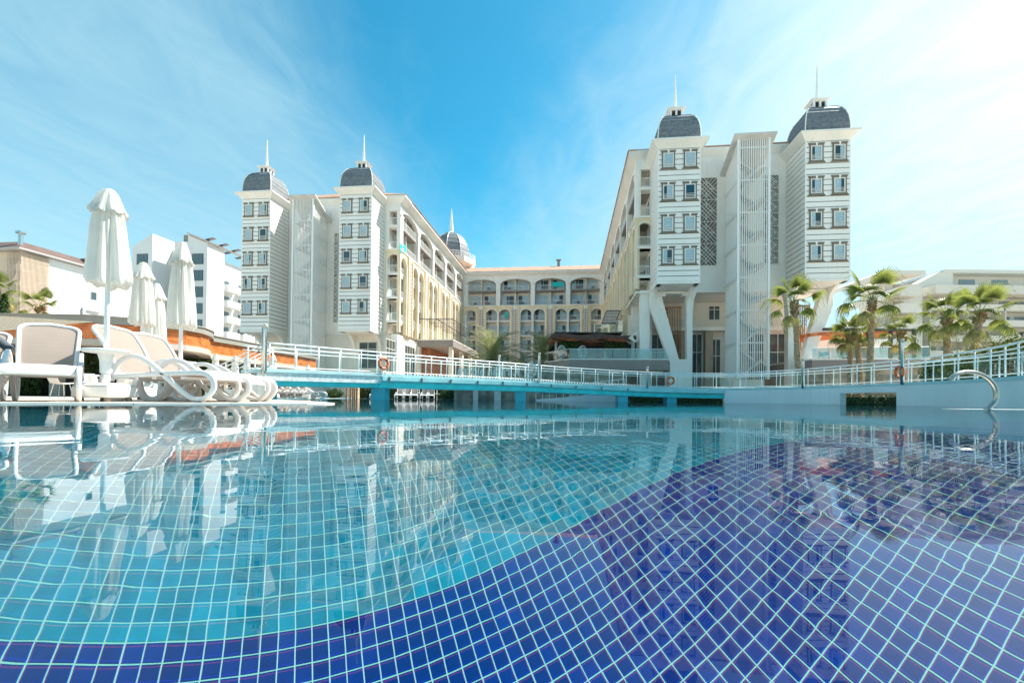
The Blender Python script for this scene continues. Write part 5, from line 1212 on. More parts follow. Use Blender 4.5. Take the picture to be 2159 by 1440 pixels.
# ---- the person lying on the lounger at the left edge
def person():
    root = empty('person', (l0.location.x, l0.location.y, DECK_Z), l0.rotation_euler.z); root.scale = (1.08, 1.08, 1.08); tag(root, 'person in a grey shirt lying on the lounger at the left edge, elbow bent', 'person')
    pts = {'pelvis': (0, 1.22, .50, .15, .11), 'belly': (0, 1.42, .62, .15, .11), 'chest': (0, 1.60, .80, .17, .12), 'neck': (0, 1.70, .97, .06, .06), 'head0': (0, 1.73, 1.06, .075, .085), 'head1': (0, 1.74, 1.16, .08, .095), 'head2': (0, 1.74, 1.22, .06, .07)}
    for s, n in ((1, 'r'), (-1, 'l')):
        pts.update({n + 'sh': (s * .19, 1.63, .90, .065, .065), n + 'el': (s * .40, 1.52, .70, .048, .048), n + 'wr': (s * .30, 1.26, .64, .034, .034), n + 'ha': (s * .24, 1.16, .63, .04, .02), n + 'hip': (s * .10, 1.15, .49, .09, .09), n + 'kn': (s * .12, .70, .62, .062, .062), n + 'an': (s * .12, .30, .47, .042, .042), n + 'to': (s * .13, .22, .56, .035, .03)})
        for f in range(4): pts[n + f'f{f}'] = (s * (.20 + .022 * f), 1.08, .605 + .004 * f, .009, .009)
        pts[n + 'th'] = (s * .19, 1.15, .66, .010, .010)
    ed = [('pelvis', 'belly'), ('belly', 'chest'), ('chest', 'neck'), ('neck', 'head0'), ('head0', 'head1'), ('head1', 'head2')]
    for n in 'rl':
        ed += [('chest', n + 'sh'), (n + 'sh', n + 'el'), (n + 'el', n + 'wr'), (n + 'wr', n + 'ha'), ('pelvis', n + 'hip'), (n + 'hip', n + 'kn'), (n + 'kn', n + 'an'), (n + 'an', n + 'to'), (n + 'ha', n + 'th')] + [(n + 'ha', n + f'f{f}') for f in range(4)]
    def grow(name, keys, m, k=1.0):
        K = [k_ for k_ in pts if k_ in keys]; idx = {q: i for i, q in enumerate(K)}
        me = bpy.data.meshes.new(name); me.from_pydata([pts[q][:3] for q in K], [(idx[a], idx[b]) for a, b in ed if a in idx and b in idx], []); o = put(me, name, root)
        bm = bmesh.new(); bm.from_mesh(me); ly = bm.verts.layers.skin.verify(); bm.verts.ensure_lookup_table()
        for q in K: v = bm.verts[idx[q]][ly]; v.radius = (pts[q][3] * k, pts[q][4] * k); v.use_root = idx[q] == 0
        bm.to_mesh(me); bm.free(); me.materials.append(m)
        o.modifiers.new('s', 'SKIN').use_smooth_shade = True; o.modifiers.new('u', 'SUBSURF').levels = 2; o.modifiers['u'].render_levels = 2
        return o
    grow('body', set(pts), mat('skin', (.52, .29, .19), .55, .06, 8))
    grow('shirt', {'pelvis', 'belly', 'chest', 'rsh', 'lsh', 'rel', 'lel'}, mat('grey_shirt', (.10, .12, .14), .85, .1, 12), 1.14)
    grow('shorts', {'pelvis', 'rhip', 'lhip', 'rkn', 'lkn'}, mat('dark_shorts', (.05, .06, .10), .85), 1.12)
    MB().lathe([(.03, .20), (.075, .17), (.098, .10), (.10, .03), (.092, -.01)], (0, 1.755, 1.07), 14).build('hair', mat('hair', (.05, .03, .02), .7), root, smooth=True)
    for s in (-1, 1): MB().lathe([(.004, -.008), (.009, 0), (.004, .008)], (s * .03, 1.655, 1.12), 8).build('eye', NAVY, root, smooth=True)
    MB().lathe([(.004, .02), (.012, .0), (.016, -.02)], (0, 1.645, 1.10), 8).build('nose', MT['skin'], root, smooth=True)
    MB().box(-.022, .022, 1.648, 1.655, 1.055, 1.063).build('mouth', mat('lips', (.35, .12, .10), .5), root)
person()

# ================================================================ plants
def leaf_cloud(n, sampler, size, seed, up=.3):
    rng = random.Random(seed); m = MB()
    for _ in range(n):
        p, nrm = sampler(rng); p = Vector(p)
        d = (Vector(nrm) + Vector((rng.uniform(-1, 1), rng.uniform(-1, 1), rng.uniform(-1, 1) + up)) * .8).normalized(); t = d.orthogonal().normalized(); t.rotate(Matrix.Rotation(rng.uniform(0, 6.3), 3, d)); b = d.cross(t); s = size * rng.uniform(.6, 1.3)
        m.quad(p - t * s * .2, p + b * s * .32 + d * s * .1, p + t * s + d * s * .15, p - b * s * .32 + d * s * .1)
    return m
def hedge(px0, px1, Y0, Y1, z0, z1, dep, label, size=.16, m=None, dens=70, core=True):
    p0, p1 = flat(px0, Y0), flat(px1, Y1); t = (p1 - p0); L = t.length; ang = math.atan2(t.y, t.x); root = empty('hedge', (p0.x, p0.y, z0), ang); tag(root, label, 'hedge')
    h = z1 - z0
    def smp(rng):
        f = rng.random(); x = rng.uniform(0, L); wob = .12 * h * noise.noise((x * 1.3, 0, seed_))
        if f < .55: return (x, -.06 * rng.random() + .05 * math.sin(x * 3), rng.uniform(.02, h + wob)), (0, -1, .3)
        if f < .9: return (x, rng.uniform(0, dep), h + wob + rng.uniform(-.05, .06)), (0, 0, 1)
        return (rng.choice((0, L)), rng.uniform(0, dep), rng.uniform(0, h)), (0, 0, 1)
    seed_ = px0 * .37
    leaf_cloud(int(L * (h + dep) * dens), smp, size, int(px0)).build('foliage', m or HEDGE, root)
    MB().box(.03, L - .03, .06, dep - .05, 0, h - .10).build('hedge_core', mat('hedge_core', (.02, .03, .01), .9), root)
hedge(740, 1000, 50.5, 51, 0, 1.25, 1.2, 'clipped green hedge behind the far loungers', .2, dens=55)
hedge(1332, 1525, 44.5, 44.0, 0, .75, .9, 'low clipped hedge seen under the bridge between its right pillars', .16, dens=60)
hedge(1740, 1960, 33, 33, 0, .62, .9, 'low clipped hedge seen through the opening in the bridge wall', .13, dens=70)
def shrub(px, Y, z0, rx, rz, label, m=None, size=.18, n=900, group=None):
    p = flat(px, Y); root = empty('shrub', (p.x, p.y, z0)); tag(root, label, 'shrub', group)
    def smp(rng):
        v = Vector((rng.gauss(0, 1), rng.gauss(0, 1), rng.gauss(0, 1))).normalized(); r = rng.uniform(.6, 1.0) * (1 + .25 * noise.noise(v * 2.2 + Vector((px, 0, 0)))); return (v.x * rx * r, v.y * rx * r * .8, rz + v.z * rz * r), v
    leaf_cloud(n, smp, size, int(px)).build('foliage', m or HEDGE_Y, root)
    g = MB()
    for k in range(6):
        a = k * 1.05; g.tube([(0, 0, 0), (.3 * rx * math.cos(a), .3 * rx * math.sin(a), rz * .6), (.6 * rx * math.cos(a), .6 * rx * math.sin(a), rz * 1.2)], [.04, .03, .015], 5)
    stuff(g.build('stems', TRUNK, root))
for i, (px, Y, rx, rz, lb) in enumerate(((1975, 24, .9, .75, 'yellow green shrub behind the bridge rail just right of the leaning palms'), (2040, 21, 1.1, .85, 'yellow green shrub under the rightmost pair of palms'), (2100, 19.5, 1.1, .95, 'bushy shrub behind the right rail, second from the edge'), (2150, 18.6, 1.0, 1.1, 'bushy shrub behind the rail at the right edge'))):
    shrub(px, Y + 3, 1.15, rx, rz, lb, n=1500, size=.17, group='shrubs behind the right rail')
for i, (px, lb) in enumerate(((705, 'small round bush left of the wooden stand across the water'), (945, 'low leafy bush at the right end of the far hedge'), (985, 'yellow green bush by the water right of the far hedge'), (1010, 'farthest right yellow green bush on the far bank'))):
    shrub(px, 48.8, 0, .9, .5, lb, HEDGE if i < 2 else HEDGE_Y, n=700, size=.2)
def fan_leaf_mesh(seed, droop):
    rng = random.Random(seed); m = MB(); n = 24
    L = 1.0; pet = [Vector((0, 0, 0)), Vector((.4, 0, .08)), Vector((.85, 0, .06)), Vector((1.2, 0, -.05))]
    m.tube(pet, [.03, .022, .018, .016], 5)
    c = pet[-1]
    for i in range(n):
        a = R(-100 + 200 * i / (n - 1)); l = L * (1 - .28 * (abs(a) / R(100)) ** 2) * rng.uniform(.92, 1.06); d = Vector((math.cos(a), math.sin(a), 0)); s = Vector((-d.y, d.x, 0))
        w = .050; prev = None
        for k in range(5):
            u = k / 4; z = .10 * math.sin(u * 2.2) * (1 - droop) - droop * .75 * max(0, u - .35) ** 1.5 * (1 + .3 * rng.random()); p = c + d * (l * u * (1 - .18 * droop * u)) + Vector((0, 0, z - .14 * abs(math.sin(a)) * u))
            ww = w * (.35 + 1.5 * u if u < .55 else 1.18 * (1.05 - u) / .5)
            row = [p - s * ww + Vector((0, 0, .03 * (1 - u))), p - Vector((0, 0, .012)), p + s * ww + Vector((0, 0, .03 * (1 - u)))]
            if prev:
                m.quad(prev[0], prev[1], row[1], row[0]); m.quad(prev[1], prev[2], row[2], row[1])
            prev = row
        if rng.random() < .7 * droop + .15:
            e = prev[1]; m.quad(e, e + Vector((.012, .012, 0)), e + Vector((.02, .0, -.75 * rng.random() - .2)), e + Vector((.008, -.012, -.75 * rng.random() - .2)))
    return m
FANS = [fan_leaf_mesh(i, d).mesh('frond', FAN) for i, d in enumerate((.12, .35, .7, 1.1, 1.4))] + [fan_leaf_mesh(9, 1.3).mesh('frond', FAN_D)]
def fan_palm(px, Y, y_top, base_px, r, label, seed, z0=.0, nl=13, group='fan palms'):
    rng = random.Random(seed); top = at(px, y_top, Y); base = flat(base_px, Y); zt = top.z; root = empty('palm_tree', (base.x, base.y, z0)); tag(root, label, 'palm tree', group)
    dx, dy = top.x - base.x, 0; hgt = zt - z0
    def ax(u): return Vector((dx * (u * .6 + .4 * u * u), .15 * math.sin(u * 3 + seed), hgt * u))
    tr = MB(); k = 26; rad = [(.25 - .09 * i / k) * (1 + (.07 if i % 2 else -.02)) * (1 + .5 * max(0, .12 - i / k)) for i in range(k + 1)]
    tr.tube([ax(i / k) for i in range(k + 1)], rad, 10).build('trunk', TRUNK, root, smooth=False)
    hk = MB()
    for i in range(46):
        u = 1 - .13 * rng.random(); a = rng.uniform(0, 6.28); p = ax(u); o = Vector((math.cos(a), math.sin(a), 0)); hk.prism([p + o * .10 - Vector((-o.y, o.x, 0)) * .06, p + o * .10 + Vector((-o.y, o.x, 0)) * .06, p + o * .34 + Vector((0, 0, .22)), p + o * .26 + Vector((0, 0, .30))], Vector((0, 0, -.03)))
    stuff(hk.build('husks', HUSK, root))
    sc = r / 1.75
    for i in range(nl):
        u = (i + .5) / nl; el = R(80 - 125 * u ** 1.05 + rng.uniform(-8, 8)); az = i * 2.39996 + rng.uniform(-.25, .25)
        kind = min(4, int(u * 4.6)) if u < .93 else 5
        o = put(FANS[kind], 'frond', root, ax(1.0) + Vector((0, 0, -.18 * u)))
        o.rotation_mode = 'QUATERNION'
        o.rotation_quaternion = (Matrix.Rotation(az, 3, 'Z') @ Matrix.Rotation(-el, 3, 'Y') @ Matrix.Rotation(rng.uniform(-.3, .3), 3, 'X')).to_quaternion(); s = sc * rng.uniform(.85, 1.1); o.scale = (s, s, s)
FP = 'fan palms'
fan_palm(1672, 37, 640, 1690, 1.95, 'fan palm standing in front of the right hotel leg', 1)
fan_palm(1835, 35, 632, 1834, 2.1, 'tallest fan palm with bare grey trunk, right of the hotel leg', 2)
fan_palm(1790, 39, 706, 1790, 1.5, 'short fan palm, left one of the close pair before the pergola', 3)
fan_palm(1806, 38, 700, 1814, 1.5, 'short fan palm, right one of the close pair before the pergola', 4)
fan_palm(1904, 35, 704, 1904, 1.5, 'small fan palm rising behind the tall steel post', 5, nl=12)
fan_palm(1998, 30, 666, 2006, 1.65, 'leaning fan palm, left one of the pair before the balconied block', 6)
fan_palm(2064, 28, 664, 2050, 1.75, 'leaning fan palm, right one of the pair before the balconied block', 7)
fan_palm(88, 36, 650, 90, 1.35, 'fan palm behind the pavilion roof below the beige stair tower', 8, nl=10, group=None)
fan_palm(-6, 40, 615, -6, 1.6, 'fan palm cut by the left edge beside the beige stair tower', 9, nl=12, group=None)
def date_frond(seed):
    rng = random.Random(seed); m = MB(); L = 3.2; n = 34; rac = []
    for i in range(13): u = i / 12; rac.append(Vector((L * u * (1 - .12 * u * u), 0, 1.0 * u * (1 - u) * 1.1 - .9 * u ** 3)))
    m.tube(rac, [.035 - .028 * i / 12 for i in range(13)], 5)
    for i in range(n):
        u = .12 + .86 * i / n; k = min(11, int(u * 12)); p = rac[k].lerp(rac[k + 1], u * 12 - k); t = (rac[k + 1] - rac[k]).normalized(); l = .55 * (1 - .6 * abs(u - .45) ** 1.2) * rng.uniform(.85, 1.1)
        for s in (-1, 1):
            d = (t * .75 + Vector((0, s, .35 + rng.uniform(-.25, .2)))).normalized(); e = p + d * l + Vector((0, 0, -.10 * l)); w = t * .022
            m.quad(p - w, p + w, e + w * .2, e - w * .2)
    return m.mesh('frond', DATE)
DATES = [date_frond(i) for i in range(3)]
def date_palm(px, Y, zt, sc, label, seed, nl=44):
    rng = random.Random(seed); b = flat(px, Y); root = empty('palm_tree', (b.x, b.y, 0)); tag(root, label, 'palm tree', 'date palms in the courtyard')
    MB().tube([(0, 0, zt * i / 12) for i in range(13)], [.38 + (.04 if i % 2 else 0) for i in range(13)], 10).build('trunk', TRUNK, root)
    for i in range(nl):
        u = (i + .5) / nl; el = R(82 - 105 * u + rng.uniform(-9, 9)); az = i * 2.39996 + rng.uniform(-.3, .3); o = put(rng.choice(DATES), 'frond', root, (0, 0, zt)); o.rotation_mode = 'QUATERNION'
        o.rotation_quaternion = (Matrix.Rotation(az, 3, 'Z') @ Matrix.Rotation(-el, 3, 'Y')).to_quaternion(); s = sc * rng.uniform(.8, 1.1); o.scale = (s, s, s)
date_palm(1036, 55, 4.4, 1.55, 'large date palm spreading in front of the rear wing', 1, 56)
date_palm(1143, 58, 5.0, 1.4, 'date palm beside the grey terrace corner', 2, 44)
def conifer():
    p = flat(4, 33); root = empty('conifer', (p.x, p.y, 0)); tag(root, 'dark green conifer at the left edge behind the pavilion roof', 'tree')
    MB().tube([(0, 0, 0), (0, 0, 3), (0, 0, 7.0)], [.2, .15, .03], 7).build('trunk', TRUNK, root)
    def smp(rng):
        z = rng.uniform(2, 7); r = .9 * (7.2 - z) / 5.2 * rng.uniform(.5, 1) * (1 + .3 * math.sin(z * 8)); a = rng.uniform(0, 6.3); return (r * math.cos(a), r * math.sin(a), z), (math.cos(a), math.sin(a), .2)
    leaf_cloud(2600, smp, .22, 5).build('crown', HEDGE, root)
conifer()
# ================================================================ terraces beside the right wing
def glass_run(root, off, pts, z0, z1, m=None):
    for p, q in zip(pts, pts[1:]):
        p, q = Vector(p), Vector(q); L = (q - p).length; n = max(1, round(L / 1.6)); t = (q - p).normalized(); nn = Vector((-t.y, t.x)) * .012
        for i in range(n):
            a, b = p + t * (L * i / n + .02), p + t * (L * (i + 1) / n - .02)
            MB().hexa([(*a, z0), (*b, z0), (*(b + nn), z0), (*(a + nn), z0), (*a, z1), (*b, z1), (*(b + nn), z1), (*(a + nn), z1)]).build('glass_panel', m or GLASSR, root, off)
        MB().tube([(*p, z1 + .03), (*q, z1 + .03)], .03, 6).build('top_rail', RAILW, root, off)
GLASST = glass_mat('terrace_glass', (.72, .82, .83), 1.45, .12)
def centre_terrace():
    c = [at(1147, 760, 56), at(1200, 752, 51.2), at(1416, 754, 50.2)]; zt = 4.45; off = (c[1].x, c[1].y, 0)
    root = empty('terrace', off); tag(root, 'grey terrace with glass balustrade and wavy timber canopy left of the slanted leg', 'terrace')
    P = [c[0].xy, c[1].xy, c[2].xy, Vector((c[2].x + .2, 62)), Vector((c[0].x + 1.0, 64))]
    P3 = [Vector((*p, 3.35)) for p in P]; MB().prism(P3, (0, 0, zt - 3.35)).build('slab', TAUPE_W, root, off)
    P3 = [Vector((*p, zt + .002)) for p in P]; MB().prism(P3, (0, 0, .10)).build('slab_edge', RAILW, root, off)
    ins = lambda p, k: p + (P[3] + (P[4] - P[3]) * .5 - p).normalized() * k
    MB().prism([Vector((*ins(p, 1.2), 3.0)) for p in P], (0, 0, .34)).build('soffit_band', CREAM, root, off)
    glass_run(root, off, [P[0], P[1], P[2]], zt + .12, zt + 1.12, GLASST)
    # bar front below and behind
    MB().box(c[1].x - 2, c[2].x, 56, 56.3, 0, 3.0).build('lower_wall', mat('dark_tan', (.30, .24, .18), .8, .3, .7), root, off)
    MB().box(c[1].x - 1.6, c[2].x - .2, 59, 59.3, zt + .12, 7.6).build('bar_wall', DARK, root, off)
    MB().box(c[1].x + 1.0, c[2].x - 5, 58.6, 58.95, zt + .12, 6.2).build('bar_counter', BROWN_W, root, off)
    for px in (1172, 1276, 1345): p = at(px, 740, 55); MB().box(p.x - .12, p.x + .12, 54.9, 55.1, zt + .12, 7.2).build('post', CREAM, root, off)
    # wavy fins of the canopy, stacked in depth
    dark = mat('dark_timber', (.10, .035, .02), .5, .4, 2, bump=.1, bscale=20)
    xs = [at(1163, 700, 53).x, at(1338, 700, 53).x]
    for k in range(12):
        y = 52.2 + k * .45; m = MB(); ph = k * .7; n = 40; x0, x1 = xs[0] + .2 * math.sin(k), xs[1] - .3 * k * .2
        prof = []
        for i in range(n + 1):
            u = i / n; x = x0 + (x1 - x0) * u; gap = abs(u - .56) < .012
            zt_ = 7.35 + .10 * math.sin(u * 14 + ph) - .5 * max(0, u - .8) * 2; zb = 6.85 + .16 * math.sin(u * 11 + ph * 1.4) - .45 * max(0, u - .75); prof.append((x, zb, max(zt_, zb + .06)))
        for (xa, ba, ta), (xb, bb, tb) in zip(prof, prof[1:]): m.hexa([(xa, y, ba), (xb, y, bb), (xb, y + .1, bb), (xa, y + .1, ba), (xa, y, ta), (xb, y, tb), (xb, y + .1, tb), (xa, y + .1, ta)], skip=(3, 5))
        m.build('canopy_fin', BROWN_W if k % 3 else dark, root, off)
    MB().box(xs[0] + .3, xs[1] - 1.5, 52.3, 57.5, 7.5, 7.6).build('canopy_roof', BLACKM, root, off)
    # pale angular sheet by the hotel wall
    q = [at(1325, 712, 52), at(1350, 695, 52.5), at(1352, 716, 52.5), at(1338, 722, 52)]
    MB().prism(q, (0, 2, 0)).build('pale_sheet', CREAM, root, off)
    for i, (px, w) in enumerate(((1200, 2.2), (1296, 2.2))):
        p = at(px, 720, 54)
        pl = empty('hanging_plant', (p.x, 54.2, 6.75)); tag(pl, ('left' if i == 0 else 'right') + ' clump of trailing plants hanging under the timber canopy', 'plant', 'hanging plants under the canopy')
        def smp(rng): z = -abs(rng.gauss(0, .55)); return (rng.uniform(-w / 2, w / 2), rng.uniform(-.4, .4), max(z, -1.6)), (0, -1, -.2)
        leaf_cloud(900, smp, .24, 60 + i).build('leaves', HEDGE, pl)
        MB().box(-w / 2, w / 2, -.3, .3, -.02, .06).build('planter', BLACKM, pl)
    for i, px in enumerate((1184, 1228)):
        p = at(px, 745, 52.6); r = empty('hanging_chair', (p.x, 52.6, zt + .11)); tag(r, ('left' if i == 0 else 'right') + ' white wire egg chair on the terrace behind the glass', 'chair', 'egg chairs on the terrace')
        for k in range(8):
            a = k * math.pi / 8; MB().tube([(.48 * math.sin(t) * math.cos(a), .48 * math.sin(t) * math.sin(a), .85 - .75 * math.cos(t)) for t in [math.pi * 2 * j / 20 for j in range(20)]], .014, 4, closed=True).build('wire_hoop', RAILW, r)
        MB().lathe([(.1, .35), (.38, .40), (.42, .5), (.1, .52)], (0, 0, 0), 14).build('cushion', SIGNW, r, smooth=True)
        MB().lathe([(.4, 0), (.4, .04), (.05, .06), (.05, .12)], (0, 0, 0), 14).build('stand', RAILW, r)
    # upper glass balcony with its dark louvred awning
    r2 = empty('balcony_terrace', H(6.0, 66, 8)); tag(r2, 'upper glass balcony with tilted dark louvre awning at the inner corner', 'balcony'); o2 = H(6.0, 66, 8)
    a = [at(1252, 700, 62), at(1313, 700, 58)]
    MB().prism([(a[0].x, a[0].y, 8.3), (a[1].x, a[1].y, 8.3), (a[1].x + .6, a[1].y + 5, 8.3), (a[0].x + .6, a[0].y + 5, 8.3)], (0, 0, .3)).build('slab', TAUPE_W, r2, o2)
    glass_run(r2, o2, [a[0].xy, a[1].xy], 8.6, 9.9, GLASST)
    t0, t1, b0, b1 = at(1279, 655, 60), at(1308, 655, 59), at(1268, 682, 60), at(1297, 682, 59)
    fr = MB(); fr.tube([t0, t1], .05, 6); fr.tube([b0, b1], .05, 6); fr.tube([t0, b0], .05, 6); fr.tube([t1, b1], .05, 6); fr.build('awning_frame', BLACKM, r2, o2)
    for k in range(9):
        u0, u1 = k / 9 + .015, k / 9 + .085; A, B_, C_, D_ = t0.lerp(b0, u0), t1.lerp(b1, u0), t1.lerp(b1, u1), t0.lerp(b0, u1); MB().prism([A, B_, C_, D_], (0, .04, 0)).build('louvre', mat('louvre_grey', (.22, .22, .22), .5), r2, o2)
centre_terrace()
def right_terrace():
    p0, p1 = at(1712, 760, 46), at(1960, 760, 44); zt = at(1800, 757, 45).z; off = (p0.x, p0.y, 0)
    root = empty('terrace', off); tag(root, 'taupe terrace with glass rail and timber pergola right of the slanted leg', 'terrace')
    P = [p0.xy, p1.xy, Vector((p1.x + 3, 60)), Vector((p0.x, 60))]
    MB().prism([Vector((*p, zt - 1.0)) for p in P], (0, 0, .95)).build('slab', TAUPE_W, root, off)
    MB().prism([Vector((*p, zt - .045)) for p in P], (0, 0, .12)).build('slab_edge', RAILW, root, off)
    MB().prism([Vector((*(p + Vector((0, .8))), 0)) for p in P[:2]] + [Vector((*p, 0)) for p in P[2:]], (0, 0, zt - 1.0)).build('plinth', mat('plinth_stone', (.46, .40, .33), .85, .35, .9, bump=.4, bscale=4), root, off)
    glass_run(root, off, [P[0], P[1]], zt + .1, zt + 1.1, GLASST)
    MB().box(p0.x + 4.2, p0.x + 13, 53, 53.3, zt, zt + 3.0).build('back_wall', WHITE, root, off)
    w0, w1 = at(1776, 735, 50), at(1832, 725, 50)
    bd = MB()
    for i in range(16):
        u = i / 16; x = w0.x + (w1.x - w0.x) * u; MB().box(x, x + (w1.x - w0.x) / 16 - .02, 50, 50.06, zt + .05, zt + 1.25 + 1.1 * u).build('timber_board', mat('weathered_timber', (.38, .20, .10), .7, .4, 3), root, off)
    for px in (1788, 1832, 1878, 1927):
        p = at(px, 740, 47.5); MB().box(p.x - .13, p.x + .13, 47.4, 47.65, zt + .05, zt + 3.05).build('pergola_post', BLACKM, root, off)
    a, b = at(1735, 700, 47.5), at(1930, 700, 47.5); MB().box(a.x, b.x + .15, 47.35, 47.6, zt + 3.06, zt + 3.3).build('pergola_beam', BLACKM, root, off)
    for k in range(6):
        y = 47.7 + k * .9; n = 24; m = MB(); x0, x1 = a.x - 1.2, at(1902, 700, 47.5).x
        for i in range(n):
            u0, u1 = i / n, (i + 1) / n; f = lambda u: zt + 2.45 + .42 * u + .10 * math.sin(u * 9 + k * .5)
            m.hexa([(x0 + (x1 - x0) * u0, y, f(u0)), (x0 + (x1 - x0) * u1, y, f(u1)), (x0 + (x1 - x0) * u1, y + .12, f(u1)), (x0 + (x1 - x0) * u0, y + .12, f(u0)), (x0 + (x1 - x0) * u0, y, f(u0) + .34), (x0 + (x1 - x0) * u1, y, f(u1) + .34), (x0 + (x1 - x0) * u1, y + .12, f(u1) + .34), (x0 + (x1 - x0) * u0, y + .12, f(u0) + .34)], skip=(3, 5))
        m.build('pergola_fin', ORANGE_W, root, off)
    for i, px in enumerate((1740, 1776)):
        p = at(px, 755, 46.6); r = empty('armchair', (p.x, 46.8, zt + .08), .4 * i); tag(r, ('left' if i == 0 else 'right') + ' white tub armchair behind the right terrace glass', 'chair', 'tub chairs on the right terrace')
        MB().box(-.35, .35, -.35, .35, .25, .42).build('seat', SIGNW, r); MB().ribbon([(.42 * math.cos(t), .42 * math.sin(t), .55) for t in [R(x) for x in range(-20, 201, 20)]], .45, .08, (0, 0, 1)).build('backrest', SIGNW, r, smooth=True)
        for sx in (-.3, .3):
            for sy in (-.3, .3): MB().box(sx - .02, sx + .02, sy - .02, sy + .02, 0, .25).build('leg', BLACKM, r)
    p = at(1922, 748, 45.5); u = empty('coral_parasol', (p.x, 45.5, zt + .08)); tag(u, 'small folded coral parasol on the right terrace', 'parasol')
    MB().lathe([(.03, 0), (.03, 1.2)], (0, 0, 0), 8).build('pole', RAILW, u); MB().lathe([(.55, .55), (.42, .8), (.2, 1.1), (.03, 1.3)], (0, 0, 0), 10).build('canopy', CORAL, u, smooth=True)
right_terrace()
# ================================================================ courtyard walls, ramp and sign
def stone_wall(px0, px1, Y0, Y1, z0, z1, label, rows, seed):
    p0, p1 = flat(px0, Y0), flat(px1, Y1); t = p1 - p0; L = t.length; ang = math.atan2(t.y, t.x); root = empty('stone_wall', (p0.x, p0.y, 0), ang); tag(root, label, 'wall')
    MB().box(0, L, .06, .5, z0, z1 - .02).build('wall_core', mat('mortar', (.30, .26, .21), .9), root); rng = random.Random(seed)
    ms = [STONEW, mat('stone_b', (.46, .40, .32), .85, .3, 2, bump=.4, bscale=5), mat('stone_c', (.27, .23, .18), .85, .3, 2, bump=.4, bscale=5)]
    h = (z1 - z0) / rows
    for r in range(rows):
        x = 0
        while x < L - .05:
            w = min(rng.uniform(.8, 1.9), L - x); d = rng.uniform(0, .035); g = .02
            MB().hexa([(x + g, d, z0 + r * h + g), (x + w - g, d, z0 + r * h + g), (x + w - g, .058, z0 + r * h + g), (x + g, .058, z0 + r * h + g), (x + g, d, z0 + (r + 1) * h - g), (x + w - g, d, z0 + (r + 1) * h - g), (x + w - g, .058, z0 + (r + 1) * h - g), (x + g, .058, z0 + (r + 1) * h - g)]).build('stone', rng.choice(ms), root); x += w
stone_wall(1120, 1322, 49.4, 49.0, 0, 3.0, 'stone clad retaining wall below the grey terrace, behind the bridge', 9, 1)
stone_wall(1695, 1935, 42, 40, .3, 2.6, 'stone clad wall below the right terrace, behind the solid bridge wall', 7, 2)
def ramp():
    A, B_ = flat(1130, 43), flat(1318, 40.5); root = empty('ramp_wall', (A.x, A.y, 0)); tag(root, 'pale curved ramp wall rising behind the middle of the bridge', 'wall'); n = 16; off = (A.x, A.y, 0)
    m = MB()
    for i in range(n):
        u0, u1 = i / n, (i + 1) / n; f = lambda u: .12 + .82 * u ** 1.2
        p, q = A.lerp(B_, u0), A.lerp(B_, u1); bow = lambda u: -1.2 * math.sin(math.pi * u)
        P = [(p.x, p.y + bow(u0), -.5), (q.x, q.y + bow(u1), -.5), (q.x, q.y + bow(u1) + .35, -.5), (p.x, p.y + bow(u0) + .35, -.5)]; m.hexa(P + [(P[0][0], P[0][1], f(u0)), (P[1][0], P[1][1], f(u1)), (P[2][0], P[2][1], f(u1)), (P[3][0], P[3][1], f(u0))], skip=(3, 5))
    m.build('wall', WALLB, root, off)
    for h in (1.0, .6): MB().tube([(A.lerp(B_, u).x, A.lerp(B_, u).y - 1.2 * math.sin(math.pi * u) + .15, .12 + .82 * u ** 1.2 + h) for u in [i / 20 for i in range(21)]], .03, 6).build('rail', RAILW, root, off)
    for i in range(14): u = i / 13; p = A.lerp(B_, u); z = .12 + .82 * u ** 1.2; MB().tube([(p.x, p.y - 1.2 * math.sin(math.pi * u) + .15, z), (p.x, p.y - 1.2 * math.sin(math.pi * u) + .15, z + 1.0)], .025, 6).build('rail_post', RAILW, root, off)
ramp()
